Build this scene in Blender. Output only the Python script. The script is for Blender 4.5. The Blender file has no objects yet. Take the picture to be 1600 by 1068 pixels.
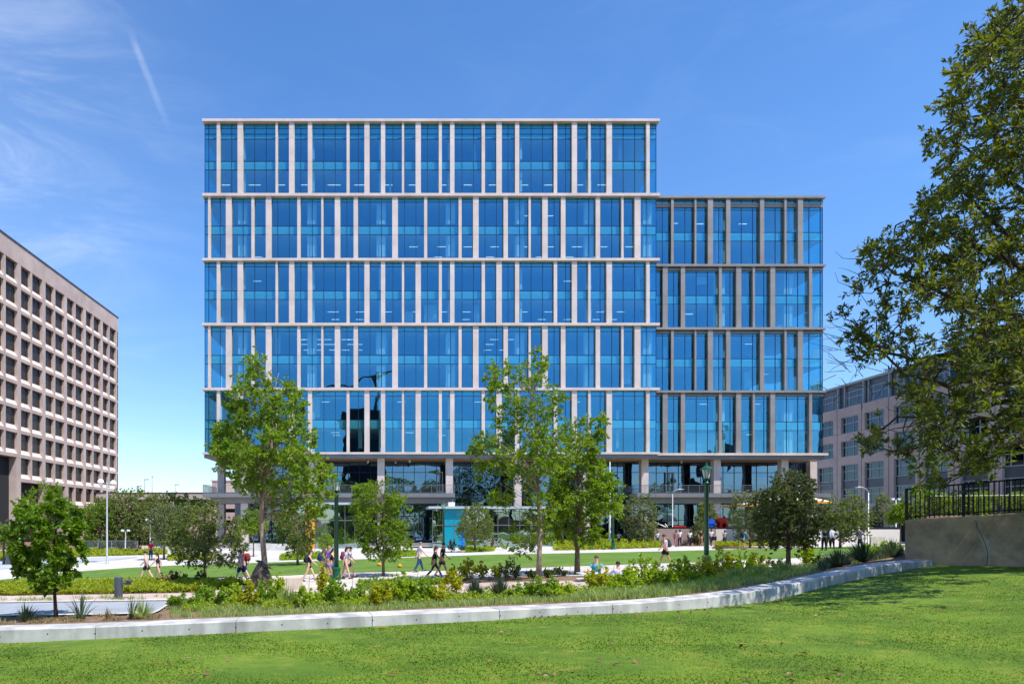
import bpy, bmesh, math, random
import numpy as np
from mathutils import Vector, Matrix

# ------------------------------------------------------------------ camera, sky, sun, exposure
sc = bpy.context.scene
COL = sc.collection
CAMH = 3.2
F = 1067.0                       # focal length in pixels of the 1600 px wide photograph
PX, PY = 612.0, 812.0            # principal point: the lens was shifted up and to the right
cam_d = bpy.data.cameras.new("camera"); cam = bpy.data.objects.new("camera", cam_d); COL.objects.link(cam)
cam.location = (0, 0, CAMH); cam.rotation_euler = (math.radians(90), 0, 0)
cam_d.sensor_width = 36; cam_d.lens = 24.0
cam_d.shift_x = (800 - PX) / 1600; cam_d.shift_y = (PY - 534) / 1600
cam_d.clip_start = 0.1; cam_d.clip_end = 6000
sc.camera = cam

SUN_EL, SUN_AZ = math.radians(60), math.radians(133)    # azimuth clockwise from +Y
sdir = Vector((math.sin(SUN_AZ) * math.cos(SUN_EL), math.cos(SUN_AZ) * math.cos(SUN_EL), math.sin(SUN_EL)))
sun_d = bpy.data.lights.new("sun", 'SUN'); sun = bpy.data.objects.new("sun", sun_d); COL.objects.link(sun)
sun_d.energy = 3.9; sun_d.angle = math.radians(0.55); sun_d.color = (1.0, 0.95, 0.88)
sun.rotation_euler = (-sdir).to_track_quat('-Z', 'Y').to_euler(); sun.location = (0, 0, 80)

def ray_dir(px, py):
    return Vector(((px - PX) / F, 1.0, (PY - py) / F)).normalized()

world = bpy.data.worlds.new("World"); sc.world = world; world.use_nodes = True
wn = world.node_tree; wn.nodes.clear()
def N(nt, t, **kw):
    n = nt.nodes.new(t)
    for k, v in kw.items(): setattr(n, k, v)
    return n
def mth(nt, op, a, b=None, c=None, clamp=False):
    n = nt.nodes.new('ShaderNodeMath'); n.operation = op; n.use_clamp = clamp
    for i, v in enumerate((a, b, c)):
        if v is None: continue
        if isinstance(v, (int, float)): n.inputs[i].default_value = v
        else: nt.links.new(v, n.inputs[i])
    return n.outputs[0]
def vm(nt, op, a, b):
    n = nt.nodes.new('ShaderNodeVectorMath'); n.operation = op
    for i, v in enumerate((a, b)):
        if isinstance(v, (tuple, Vector)): n.inputs[i].default_value = tuple(v)
        else: nt.links.new(v, n.inputs[i])
    return n.outputs['Value'] if op == 'DOT_PRODUCT' else n.outputs[0]
def maprange(nt, v, a, b, c, d, smooth=True):
    n = nt.nodes.new('ShaderNodeMapRange'); n.interpolation_type = 'SMOOTHSTEP' if smooth else 'LINEAR'
    nt.links.new(v, n.inputs[0])
    for i, x in enumerate((a, b, c, d)): n.inputs[i + 1].default_value = x
    return n.outputs[0]
sky = N(wn, 'ShaderNodeTexSky'); sky.sky_type = 'NISHITA'; sky.sun_disc = False
sky.sun_elevation = SUN_EL; sky.sun_rotation = SUN_AZ; sky.air_density = 1.0; sky.dust_density = 0.15; sky.ozone_density = 3.0; sky.altitude = 150
tc = N(wn, 'ShaderNodeTexCoord'); dirv = tc.outputs['Generated']
mp = N(wn, 'ShaderNodeMapping'); wn.links.new(dirv, mp.inputs[0])
mp.inputs['Rotation'].default_value = (0.15, 0.5, 0.25); mp.inputs['Scale'].default_value = (2.2, 2.0, 7.0); mp.inputs['Location'].default_value = (1.37, 0.2, 0.4)
n1 = N(wn, 'ShaderNodeTexNoise'); n1.inputs['Scale'].default_value = 1.6; n1.inputs['Detail'].default_value = 9; n1.inputs['Roughness'].default_value = 0.62; n1.inputs['Distortion'].default_value = 1.1
wn.links.new(mp.outputs[0], n1.inputs[0])
n2 = N(wn, 'ShaderNodeTexNoise'); n2.inputs['Scale'].default_value = 0.9; n2.inputs['Detail'].default_value = 2
mp2 = N(wn, 'ShaderNodeMapping'); wn.links.new(dirv, mp2.inputs[0]); mp2.inputs['Location'].default_value = (3.1, 1.7, 0.9)
wn.links.new(mp2.outputs[0], n2.inputs[0])
# thin cirrus: fuller towards the west half of the sky
west = maprange(wn, vm(wn, 'DOT_PRODUCT', dirv, (-1, 0, 0)), 0.12, 0.62, 0.0, 1.0)
wisps = maprange(wn, n1.outputs[0], 0.43, 0.82, 0.0, 1.0)
patch = maprange(wn, n2.outputs[0], 0.36, 0.62, 0.12, 1.0)
cl = mth(wn, 'MULTIPLY', mth(wn, 'MULTIPLY', wisps, patch), mth(wn, 'MULTIPLY_ADD', west, 0.40, 0.06))
veil = mth(wn, 'MULTIPLY', west, 0.10)
# contrail between two directions
d1, d2 = ray_dir(203, 50), ray_dir(272, 222)
nn = d1.cross(d2).normalized(); tt = (d2 - d1); L = tt.length; tt.normalize()
dist = mth(wn, 'ABSOLUTE', vm(wn, 'DOT_PRODUCT', dirv, nn))
al = mth(wn, 'SUBTRACT', vm(wn, 'DOT_PRODUCT', dirv, tt), d1.dot(tt))
core = maprange(wn, dist, 0.0006, 0.006, 1.0, 0.0)
gate = mth(wn, 'MULTIPLY', maprange(wn, al, -0.01, 0.03, 0.0, 1.0), maprange(wn, al, L * 0.3, L * 1.0, 1.0, 0.0))
front = maprange(wn, vm(wn, 'DOT_PRODUCT', dirv, d1), 0.8, 0.9, 0.0, 1.0)
n3 = N(wn, 'ShaderNodeTexNoise'); n3.inputs['Scale'].default_value = 40; n3.inputs['Detail'].default_value = 4; wn.links.new(dirv, n3.inputs[0])
trail = mth(wn, 'MULTIPLY', mth(wn, 'MULTIPLY', core, gate), mth(wn, 'MULTIPLY', front, mth(wn, 'MULTIPLY', n3.outputs[0], 0.26)))
fac = mth(wn, 'ADD', mth(wn, 'ADD', cl, veil), trail, clamp=True)
hsv = N(wn, 'ShaderNodeHueSaturation'); hsv.inputs['Saturation'].default_value = 1.22; hsv.inputs['Hue'].default_value = 0.505
wn.links.new(sky.outputs[0], hsv.inputs['Color'])
mix = N(wn, 'ShaderNodeMixRGB'); wn.links.new(fac, mix.inputs[0]); sepz = N(wn, 'ShaderNodeSeparateXYZ'); wn.links.new(dirv, sepz.inputs[0]); hz = N(wn, 'ShaderNodeMixRGB'); hz.blend_type = 'MULTIPLY'; hz.inputs[0].default_value = 1
hc = N(wn, 'ShaderNodeValToRGB'); hc.color_ramp.elements[0].color = (.60, .68, .80, 1); hc.color_ramp.elements[1].color = (1, 1, 1, 1); hc.color_ramp.elements[1].position = .38; wn.links.new(sepz.outputs[2], hc.inputs[0])
wn.links.new(hsv.outputs[0], hz.inputs[1]); wn.links.new(hc.outputs[0], hz.inputs[2]); wn.links.new(hz.outputs[0], mix.inputs[1]); mix.inputs[2].default_value = (4.6, 5.0, 5.6, 1)
bg = N(wn, 'ShaderNodeBackground'); bg.inputs['Strength'].default_value = 0.148
wo = N(wn, 'ShaderNodeOutputWorld'); wn.links.new(mix.outputs[0], bg.inputs[0]); wn.links.new(bg.outputs[0], wo.inputs[0])
sc.view_settings.view_transform = 'Standard'; sc.view_settings.look = 'None'
sc.view_settings.gamma = 1; sc.view_settings.use_curve_mapping = False; sc.view_settings.exposure = 0.72
sc.render.engine = 'CYCLES'
cy = sc.cycles; cy.max_bounces = 6; cy.diffuse_bounces = 3; cy.glossy_bounces = 3; cy.transmission_bounces = 4; cy.transparent_max_bounces = 12
cy.caustics_reflective = False; cy.caustics_refractive = False; cy.use_denoising = True; cy.sample_clamp_indirect = 6

# ------------------------------------------------------------------ helpers
random.seed(7); RNG = np.random.default_rng(11)
def lin(r, g, b):
    def c(v):
        v /= 255
        return v / 12.92 if v <= 0.04045 else ((v + 0.055) / 1.055) ** 2.4
    return (c(r), c(g), c(b))
MATS = {}
def mat(name, col, rough=0.7, col2=None, scale=3.0, detail=5, bump=0.0, bscale=None, metal=0.0, spec=0.4, lo=0.35, hi=0.65, stretch=None):
    if name in MATS: return MATS[name]
    m = bpy.data.materials.new(name); m.use_nodes = True; nt = m.node_tree; p = nt.nodes['Principled BSDF']
    p.inputs['Roughness'].default_value = rough; p.inputs['Metallic'].default_value = metal; p.inputs['Specular IOR Level'].default_value = spec
    p.inputs['Base Color'].default_value = (*col, 1)
    if col2 or bump:
        tcn = N(nt, 'ShaderNodeNewGeometry'); src = tcn.outputs['Position']
        if stretch:
            mpn = N(nt, 'ShaderNodeMapping'); mpn.inputs['Scale'].default_value = stretch; nt.links.new(src, mpn.inputs[0]); src = mpn.outputs[0]
    if col2:
        n = N(nt, 'ShaderNodeTexNoise'); n.inputs['Scale'].default_value = scale; n.inputs['Detail'].default_value = detail; n.inputs['Roughness'].default_value = 0.65
        nt.links.new(src, n.inputs[0])
        f = maprange(nt, n.outputs[0], lo, hi, 0, 1, False)
        mx = N(nt, 'ShaderNodeMixRGB'); nt.links.new(f, mx.inputs[0]); mx.inputs[1].default_value = (*col, 1); mx.inputs[2].default_value = (*col2, 1)
        nt.links.new(mx.outputs[0], p.inputs['Base Color'])
    if bump:
        n = N(nt, 'ShaderNodeTexNoise'); n.inputs['Scale'].default_value = bscale or scale * 6; n.inputs['Detail'].default_value = 6
        nt.links.new(src, n.inputs[0]); b = N(nt, 'ShaderNodeBump'); b.inputs['Strength'].default_value = bump; b.inputs['Distance'].default_value = 0.05
        nt.links.new(n.outputs[0], b.inputs['Height']); nt.links.new(b.outputs[0], p.inputs['Normal'])
    MATS[name] = m; return m
def leafmat(name, c1, c2, c3=None, trans=0.35, rough=0.42, spec=0.35):
    """leaf colours vary leaf by leaf through the 'rnd' attribute; part of the light goes through the leaf"""
    m = bpy.data.materials.new(name); m.use_nodes = True; nt = m.node_tree; p = nt.nodes['Principled BSDF']
    at = N(nt, 'ShaderNodeAttribute'); at.attribute_name = 'rnd'
    r = N(nt, 'ShaderNodeValToRGB'); r.color_ramp.elements[0].color = (*c1, 1); r.color_ramp.elements[1].color = (*c2, 1)
    if c3: e = r.color_ramp.elements.new(0.93); e.color = (*c2, 1); r.color_ramp.elements[-1].color = (*c3, 1)
    nt.links.new(at.outputs['Fac'], r.inputs[0]); nt.links.new(r.outputs[0], p.inputs['Base Color'])
    p.inputs['Roughness'].default_value = rough; p.inputs['Specular IOR Level'].default_value = spec
    tr = N(nt, 'ShaderNodeBsdfTranslucent')
    hs = N(nt, 'ShaderNodeHueSaturation'); hs.inputs['Hue'].default_value = 0.485; hs.inputs['Saturation'].default_value = 1.15; hs.inputs['Value'].default_value = 1.5
    nt.links.new(r.outputs[0], hs.inputs['Color']); nt.links.new(hs.outputs[0], tr.inputs[0])
    mx = N(nt, 'ShaderNodeMixShader'); mx.inputs[0].default_value = trans
    nt.links.new(p.outputs[0], mx.inputs[1]); nt.links.new(tr.outputs[0], mx.inputs[2])
    nt.links.new(mx.outputs[0], nt.nodes['Material Output'].inputs[0]); MATS[name] = m; return m

ORG = {}
class MB:
    def __init__(s): s.v = []; s.f = []
    def add(s, vs, fs):
        b = len(s.v); s.v += [tuple(v) for v in vs]; s.f += [tuple(i + b for i in f) for f in fs]; return s
    def box(s, x0, x1, y0, y1, z0, z1):
        return s.add([(x0, y0, z0), (x1, y0, z0), (x1, y1, z0), (x0, y1, z0), (x0, y0, z1), (x1, y0, z1), (x1, y1, z1), (x0, y1, z1)],
                     [(0, 3, 2, 1), (4, 5, 6, 7), (0, 1, 5, 4), (1, 2, 6, 5), (2, 3, 7, 6), (3, 0, 4, 7)])
    def prism(s, poly, y0, y1):       # polygon in XZ pulled along Y
        n = len(poly)
        return s.add([(x, y0, z) for x, z in poly] + [(x, y1, z) for x, z in poly],
                     [tuple(range(n)), tuple(range(2 * n - 1, n - 1, -1))] + [(i, i + n, (i + 1) % n + n, (i + 1) % n) for i in range(n)])
    def slab(s, poly, z0, z1):        # polygon in XY pulled along Z
        n = len(poly)
        return s.add([(x, y, z0) for x, y in poly] + [(x, y, z1) for x, y in poly],
                     [tuple(range(n - 1, -1, -1)), tuple(range(n, 2 * n))] + [(i, (i + 1) % n, (i + 1) % n + n, i + n) for i in range(n)])
    def tube(s, pts, rad, n=6, cap=True):
        pts = [Vector(p) for p in pts]
        if isinstance(rad, (int, float)): rad = [rad] * len(pts)
        vs = []; up = Vector((0.13, 0.97, 0.2))
        for i, p in enumerate(pts):
            t = (pts[min(i + 1, len(pts) - 1)] - pts[max(i - 1, 0)])
            t = t.normalized() if t.length > 1e-6 else Vector((0, 0, 1))
            a = t.cross(up)
            if a.length < 0.05: a = t.cross(Vector((1, 0, 0)))
            a.normalize(); b = t.cross(a)
            for k in range(n):
                w = 2 * math.pi * k / n; vs.append(p + (a * math.cos(w) + b * math.sin(w)) * rad[i])
        fs = [(i * n + k, i * n + (k + 1) % n, (i + 1) * n + (k + 1) % n, (i + 1) * n + k) for i in range(len(pts) - 1) for k in range(n)]
        if cap: fs += [tuple(range(n - 1, -1, -1)), tuple(range((len(pts) - 1) * n, len(pts) * n))]
        return s.add(vs, fs)
    def lathe(s, prof, n=12, c=(0, 0, 0)):   # prof: (radius, z)
        vs = []
        for r, z in prof:
            for k in range(n):
                w = 2 * math.pi * k / n; vs.append((c[0] + r * math.cos(w), c[1] + r * math.sin(w), c[2] + z))
        m = len(prof)
        fs = [(i * n + k, i * n + (k + 1) % n, (i + 1) * n + (k + 1) % n, (i + 1) * n + k) for i in range(m - 1) for k in range(n)]
        fs += [tuple(range(n - 1, -1, -1)), tuple(range((m - 1) * n, m * n))]
        return s.add(vs, fs)
    def ell(s, c, r, n=10, m=6, cut=-1.0):
        prof = []
        for i in range(m + 1):
            a = -math.pi / 2 + math.pi * i / m
            if math.sin(a) >= cut: prof.append((max(1e-3, math.cos(a)), math.sin(a)))
        b = MB().lathe(prof, n)
        return s.add([(c[0] + x * r[0], c[1] + y * r[1], c[2] + z * r[2]) for x, y, z in b.v], b.f)
    def build(s, name, m, parent=None, smooth=False, kind=None, bevel=0, **tags):
        o = Vector(ORG.get(parent.name, (0, 0, 0))) if parent else Vector((0, 0, 0))
        me = bpy.data.meshes.new(name)
        me.from_pydata([(x - o.x, y - o.y, z - o.z) for x, y, z in s.v], [], s.f)
        if smooth: me.polygons.foreach_set('use_smooth', [True] * len(me.polygons))
        me.materials.append(m)
        ob = bpy.data.objects.new(name, me); COL.objects.link(ob)
        if parent: ob.parent = parent; ORG[ob.name] = tuple(o)
        if kind: ob['kind'] = kind
        for k, v in tags.items(): ob[k] = v
        if bevel:
            b = ob.modifiers.new('b', 'BEVEL'); b.width = bevel; b.segments = 2; b.limit_method = 'ANGLE'
        return ob
def thing(name, label, cat, loc=(0, 0, 0), group=None, rz=0.0, local=False):
    o = bpy.data.objects.new(name, None); COL.objects.link(o); o.location = loc; o.rotation_euler = (0, 0, rz)
    o.empty_display_size = 0.3
    o['label'] = label; o['category'] = cat
    if group: o['group'] = group
    ORG[o.name] = (0, 0, 0) if local else tuple(loc)
    return o
def tag(o, label, cat, group=None):
    o['label'] = label; o['category'] = cat
    if group: o['group'] = group
    return o
def inst(src, parent, loc, rot=None, scale=None):
    """another object on the same mesh, at a world position, under the same thing"""
    o = src.copy(); COL.objects.link(o); o.parent = parent
    q = Vector(ORG.get(parent.name, (0, 0, 0))) if parent else Vector((0, 0, 0))
    o.location = Vector(loc) - q
    if rot: o.rotation_euler = rot
    if scale: o.scale = scale
    return o
def dup_tree(o, parent=None):
    c = o.copy(); COL.objects.link(c); c.parent = parent
    for ch in o.children: dup_tree(ch, c)
    return c
def npmesh(name, V, Fc, m, parent=None, rnd=None, kind=None, org=(0, 0, 0), smooth=False):
    """V (n,3), Fc (k,3|4) arrays, rnd one value per face"""
    me = bpy.data.meshes.new(name); o = np.array(ORG.get(parent.name, (0, 0, 0)) if parent else org, float)
    k = Fc.shape[1]
    me.vertices.add(len(V)); me.vertices.foreach_set('co', (V - o).astype(np.float32).ravel())
    me.loops.add(Fc.size); me.loops.foreach_set('vertex_index', Fc.astype(np.int32).ravel())
    me.polygons.add(len(Fc)); me.polygons.foreach_set('loop_start', np.arange(0, Fc.size, k, dtype=np.int32))
    try: me.polygons.foreach_set('loop_total', np.full(len(Fc), k, dtype=np.int32))
    except Exception: pass
    if rnd is not None:
        a = me.attributes.new('rnd', 'FLOAT', 'FACE'); a.data.foreach_set('value', rnd.astype(np.float32))
    me.update(calc_edges=True); me.materials.append(m)
    if smooth: me.polygons.foreach_set('use_smooth', [True] * len(me.polygons))
    ob = bpy.data.objects.new(name, me); COL.objects.link(ob)
    if parent: ob.parent = parent; ORG[ob.name] = tuple(o)
    else: ob.location = tuple(o)
    if kind: ob['kind'] = kind
    return ob

# ------------------------------------------------------------------ the lie of the land (z relative to the eye inside, world outside)
WX = [-60, -20, -8.0, -3.3, 0.4, 4.6, 8.2, 11.0, 14.3, 19.2]
WD = [13.6, 14.5, 15.0, 15.3, 15.8, 17.0, 18.5, 20.0, 22.0, 24.7]
WZT = [-2.5, -2.46, -2.41, -2.25, -2.16, -2.16, -2.15, -2.08, -1.74, -1.37]
WZF = [-2.9, -2.85, -2.69, -2.52, -2.43, -2.37, -2.43, -2.40, -2.07, -1.64]
LX = WX[:-1] + [19.2, 21.4, 26.5, 60]; LD = WD[:-1] + [24.7, 23.0, 19.0, 19.0]; LZ = WZF[:-1] + [-1.64, -1.57, -1.5, -1.4]
def gz(X, D):
    Dc = np.clip(D, 15, 100); Xc = np.clip(X, -25, 32)
    return -3.0 - 0.008 * (Dc - 34) + (0.034 - 0.0004 * (Dc - 34)) * Xc
def ground(X, D):
    X = np.asarray(X, float); D = np.asarray(D, float)
    dw = np.interp(X, WX, WD); zt = np.interp(X, WX, WZT) - 0.07
    u = np.clip((D - dw - 0.5) / 6.5, 0, 1); u = u * u * (3 - 2 * u)
    back = zt * (1 - u) + gz(X, D) * u
    ld = np.interp(X, LX, LD); zf = np.interp(X, LX, LZ)
    t = np.clip(D / ld, 0, 1); lawn = -1.72 + (zf + 1.72) * t ** 1.15
    return np.where(D < dw + 0.25, lawn, back) + CAMH
def lawnz(X, D):
    ld = np.interp(X, LX, LD); zf = np.interp(X, LX, LZ); t = np.clip(np.asarray(D, float) / ld, 0, 1)
    return -1.72 + (zf + 1.72) * t ** 1.15 + CAMH
def hit(px, py, lawn=False):
    """the ground point seen at a photograph pixel"""
    Ds = np.geomspace(5 if lawn else 15.9, 700, 5000)
    X = (px - PX) / F * Ds; Z = CAMH + (PY - py) / F * Ds
    g = lawnz(X, Ds) if lawn else ground(X, Ds)
    if not lawn: g = np.where(Ds < np.interp(X, WX, WD) + 0.6, -99, g)
    k = np.nonzero(Z <= g)[0]; i = k[0] if len(k) else len(Ds) - 1
    return Vector((X[i], Ds[i], float(g[i] if len(k) else Z[i])))
def at(px, py, D): return Vector(((px - PX) / F * D, D, CAMH + (PY - py) / F * D))
def bx(px, D): return (px - PX) / F * D
def bz(py, D): return CAMH + (PY - py) / F * D

def gridmesh(name, xs, ys, zf, m, **kw):
    Xg, Yg = np.meshgrid(xs, ys); V = np.stack([Xg.ravel(), Yg.ravel(), zf(Xg, Yg).ravel()], 1)
    nx, ny = len(xs), len(ys); i = np.arange(nx * ny).reshape(ny, nx)
    Fc = np.stack([i[:-1, :-1].ravel(), i[:-1, 1:].ravel(), i[1:, 1:].ravel(), i[1:, :-1].ravel()], 1)
    return npmesh(name, V, Fc, m, smooth=True, **kw)
def sheet(name, far, near, m, off=0.02, nx=60, ny=5, kind='structure'):
    """a strip of ground between two curves, laid on the land"""
    xs = np.linspace(max(far[0][0], near[0][0]), min(far[-1][0], near[-1][0]), nx)
    fy = np.interp(xs, *zip(*far)); ny_ = np.interp(xs, *zip(*near)); V = []
    for j in range(ny + 1):
        for x, a, b in zip(xs, fy, ny_):
            A, B = hit(x, a), hit(x, b); t = j / ny
            X, Y = A.x + (B.x - A.x) * t, A.y + (B.y - A.y) * t
            V.append((X, Y, float(ground(X, Y)) + off))
    i = np.arange(nx * (ny + 1)).reshape(ny + 1, nx)
    Fc = np.stack([i[1:, :-1].ravel(), i[1:, 1:].ravel(), i[:-1, 1:].ravel(), i[:-1, :-1].ravel()], 1)
    return npmesh(name, np.array(V), Fc, m, kind=kind, smooth=True)
# ------------------------------------------------------------------ materials
M_soil = mat('mulch_soil', lin(150, 122, 98), 0.95, lin(98, 78, 62), 6, bump=0.6, bscale=30)
M_far = mat('far_ground', lin(150, 148, 120), 0.95, lin(120, 125, 90), 0.2)
M_conc = mat('pale_concrete', lin(206, 203, 199), 0.85, lin(178, 174, 168), 1.2, bump=0.12, bscale=60)
M_path = mat('path_concrete', lin(205, 198, 190), 0.88, lin(180, 172, 164), 0.8, bump=0.1, bscale=50)
M_pink = mat('rosy_paving', lin(196, 178, 168), 0.88, lin(172, 154, 143), 1.6, bump=0.1, bscale=40)
M_blue = mat('blue_grey_paving', lin(158, 164, 168), 0.85, lin(140, 146, 152), 0.9, bump=0.08, bscale=50)
M_stone = mat('pink_granite', lin(214, 200, 193), 0.62, lin(194, 180, 173), 0.35, bump=0.05, bscale=30)
M_stone2 = mat('grey_cladding', lin(144, 141, 139), 0.6, lin(128, 125, 124), 0.4)
M_greym = mat('grey_metal', lin(130, 130, 132), 0.45, lin(118, 118, 120), 0.6, metal=0.2)
M_soffit = mat('tan_soffit', lin(205, 168, 138), 0.6, lin(190, 154, 125), 0.5)
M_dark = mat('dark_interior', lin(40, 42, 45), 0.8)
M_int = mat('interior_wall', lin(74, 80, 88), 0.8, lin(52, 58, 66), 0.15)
M_ceil = mat('interior_ceiling', lin(240, 242, 242), 0.8)
M_icol = mat('interior_column_paint', lin(250, 250, 248), 0.7)
M_mull = mat('mullion_metal', lin(34, 52, 76), 0.4, metal=0.5)
M_rail = mat('rail_metal', lin(120, 122, 126), 0.4, metal=0.3)
M_black = mat('black_iron', lin(18, 18, 20), 0.45)
M_green = mat('green_paint', lin(14, 88, 62), 0.35, lin(18, 76, 56), 2)
M_lampgl = mat('frosted_lamp_glass', lin(215, 220, 215), 0.3)
M_galv = mat('galvanised_steel', lin(146, 150, 155), 0.4, metal=0.3)
M_white = mat('white_paint', lin(232, 232, 228), 0.5)
M_bark = mat('bark', lin(136, 116, 96), 0.9, lin(92, 76, 62), 9, bump=0.7, bscale=22, stretch=(1, 1, 0.25))
M_barkp = mat('pale_bark', lin(178, 162, 140), 0.9, lin(112, 94, 76), 6, bump=0.6, bscale=22, stretch=(1, 1, 0.4))
M_barkd = mat('dark_bark', lin(84, 68, 55), 0.9, lin(58, 46, 38), 9, bump=0.6, bscale=22, stretch=(1, 1, 0.25))
M_lime = mat('limestone', lin(214, 200, 182), 0.8, lin(190, 174, 155), 2.5, bump=0.2, bscale=20)
M_tower = mat('brown_pink_concrete', lin(194, 176, 167), 0.85, lin(174, 156, 148), 0.25, bump=0.08, bscale=12)
M_sillw = mat('sunlit_sill_concrete', lin(218, 203, 194), 0.85, lin(206, 190, 181), 0.3)  # sun on the sloping sills, painted in as a paler tower concrete
M_win = mat('bronze_glass', lin(24, 18, 16), 0.25, lin(74, 60, 52), 0.9, spec=0.25, stretch=(3, 3, 0.5))
M_gran2 = mat('rose_granite', lin(204, 184, 178), 0.6, lin(188, 168, 162), 0.35, bump=0.03, bscale=15)
M_slate = mat('slate_metal', lin(88, 94, 104), 0.4, lin(76, 82, 92), 0.5, metal=0.3)
M_frame = mat('pale_window_frame', lin(172, 180, 184), 0.45)

def glassmat(name, tint, gloss, fac, wob=0.02, diff=None, dfac=0.0):
    m = bpy.data.materials.new(name); m.use_nodes = True; nt = m.node_tree; nt.nodes.clear()
    tr = N(nt, 'ShaderNodeBsdfTransparent'); tr.inputs[0].default_value = (*tint, 1)
    gl = N(nt, 'ShaderNodeBsdfGlossy'); gl.inputs['Roughness'].default_value = 0.012; gl.inputs[0].default_value = (*gloss, 1)
    g = N(nt, 'ShaderNodeNewGeometry'); n = N(nt, 'ShaderNodeTexNoise'); n.inputs['Scale'].default_value = 0.45; n.inputs['Detail'].default_value = 1
    nt.links.new(g.outputs['Position'], n.inputs[0]); b = N(nt, 'ShaderNodeBump'); b.inputs['Strength'].default_value = 1; b.inputs['Distance'].default_value = wob
    nt.links.new(n.outputs[0], b.inputs['Height']); nt.links.new(b.outputs[0], gl.inputs['Normal'])
    body = tr.outputs[0]
    if diff:
        d = N(nt, 'ShaderNodeBsdfDiffuse'); d.inputs[0].default_value = (*diff, 1); mx0 = N(nt, 'ShaderNodeMixShader'); mx0.inputs[0].default_value = dfac
        nt.links.new(tr.outputs[0], mx0.inputs[1]); nt.links.new(d.outputs[0], mx0.inputs[2]); body = mx0.outputs[0]
    lw = N(nt, 'ShaderNodeLayerWeight'); lw.inputs[0].default_value = 0.25
    f = mth(nt, 'MULTIPLY_ADD', lw.outputs['Fresnel'], 0.5, fac - 0.03, clamp=True)
    # each pane is a solid sheet: its second surface lets the light out untouched
    bf = g.outputs['Backfacing']; f = mth(nt, 'MULTIPLY', f, mth(nt, 'SUBTRACT', 1.0, bf))
    clr = N(nt, 'ShaderNodeBsdfTransparent'); mb_ = N(nt, 'ShaderNodeMixShader'); nt.links.new(bf, mb_.inputs[0]); nt.links.new(body, mb_.inputs[1]); nt.links.new(clr.outputs[0], mb_.inputs[2]); body = mb_.outputs[0]
    mx = N(nt, 'ShaderNodeMixShader'); nt.links.new(f, mx.inputs[0]); nt.links.new(body, mx.inputs[1]); nt.links.new(gl.outputs[0], mx.inputs[2])
    o = N(nt, 'ShaderNodeOutputMaterial'); nt.links.new(mx.outputs[0], o.inputs[0]); MATS[name] = m; return m
G_vis = glassmat('blue_vision_glass', (0.60, 0.95, 1.0), (0.14, 0.48, 0.70), 0.48, wob=0.012)
G_span = glassmat('teal_spandrel_glass', (0.4, 0.8, 0.92), (0.13, 0.48, 0.72), 0.44, diff=(0.09, 0.5, 0.6), dfac=0.5)
G_store = glassmat('dark_storefront_glass', (0.16, 0.22, 0.24), (0.30, 0.50, 0.72), 0.40, wob=0.03)
G_pav = glassmat('green_pavilion_glass', (0.4, 0.62, 0.6), (0.6, 0.78, 0.8), 0.5, wob=0.015)
G_rail = glassmat('rail_glass', (0.8, 0.88, 0.9), (0.8, 0.85, 0.9), 0.08)
M_emit = bpy.data.materials.new('lit_fixture'); M_emit.use_nodes = True
_p = M_emit.node_tree.nodes['Principled BSDF']; _p.inputs['Emission Color'].default_value = (1, 1, 0.95, 1); _p.inputs['Emission Strength'].default_value = 0.9

# grass: two nested noises, patchy greens with some yellowish grass
def grassmat(name, a, b, c, s=1.0):
    m = bpy.data.materials.new(name); m.use_nodes = True; nt = m.node_tree; p = nt.nodes['Principled BSDF']; p.inputs['Roughness'].default_value = 0.75; p.inputs['Specular IOR Level'].default_value = 0.2
    g = N(nt, 'ShaderNodeNewGeometry')
    n1 = N(nt, 'ShaderNodeTexNoise'); n1.inputs['Scale'].default_value = 0.55 * s; n1.inputs['Detail'].default_value = 5; n1.inputs['Roughness'].default_value = 0.7
    n2 = N(nt, 'ShaderNodeTexNoise'); n2.inputs['Scale'].default_value = 9 * s; n2.inputs['Detail'].default_value = 6; n2.inputs['Roughness'].default_value = 0.7
    n3 = N(nt, 'ShaderNodeTexNoise'); n3.inputs['Scale'].default_value = 2.3 * s; n3.inputs['Detail'].default_value = 0.9
    for n in (n1, n2, n3): nt.links.new(g.outputs['Position'], n.inputs[0])
    m1 = N(nt, 'ShaderNodeMixRGB'); nt.links.new(maprange(nt, n1.outputs[0], 0.38, 0.62, 0, 1), m1.inputs[0]); m1.inputs[1].default_value = (*a, 1); m1.inputs[2].default_value = (*b, 1)
    m2 = N(nt, 'ShaderNodeMixRGB'); nt.links.new(maprange(nt, n3.outputs[0], 0.52, 0.82, 0, 0.55), m2.inputs[0]); nt.links.new(m1.outputs[0], m2.inputs[1]); m2.inputs[2].default_value = (*c, 1)
    m3 = N(nt, 'ShaderNodeMixRGB'); m3.blend_type = 'MULTIPLY'; m3.inputs[0].default_value = 1; nt.links.new(m2.outputs[0], m3.inputs[1])
    nt.links.new(maprange(nt, n2.outputs[0], 0.25, 0.75, 0.88, 1.12, False), m3.inputs[2]); nt.links.new(m3.outputs[0], p.inputs['Base Color'])
    bp = N(nt, 'ShaderNodeBump'); bp.inputs['Strength'].default_value = 0.4; bp.inputs['Distance'].default_value = 0.04; nt.links.new(n2.outputs[0], bp.inputs['Height']); nt.links.new(bp.outputs[0], p.inputs['Normal'])
    MATS[name] = m; return m
M_lawn = grassmat('lawn_grass', (0.082, 0.152, 0.012), (0.132, 0.208, 0.017), (0.25, 0.25, 0.04))
M_oval = grassmat('oval_grass', (0.085, 0.165, 0.022), (0.125, 0.215, 0.03), (0.22, 0.23, 0.05), 0.8)

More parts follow.
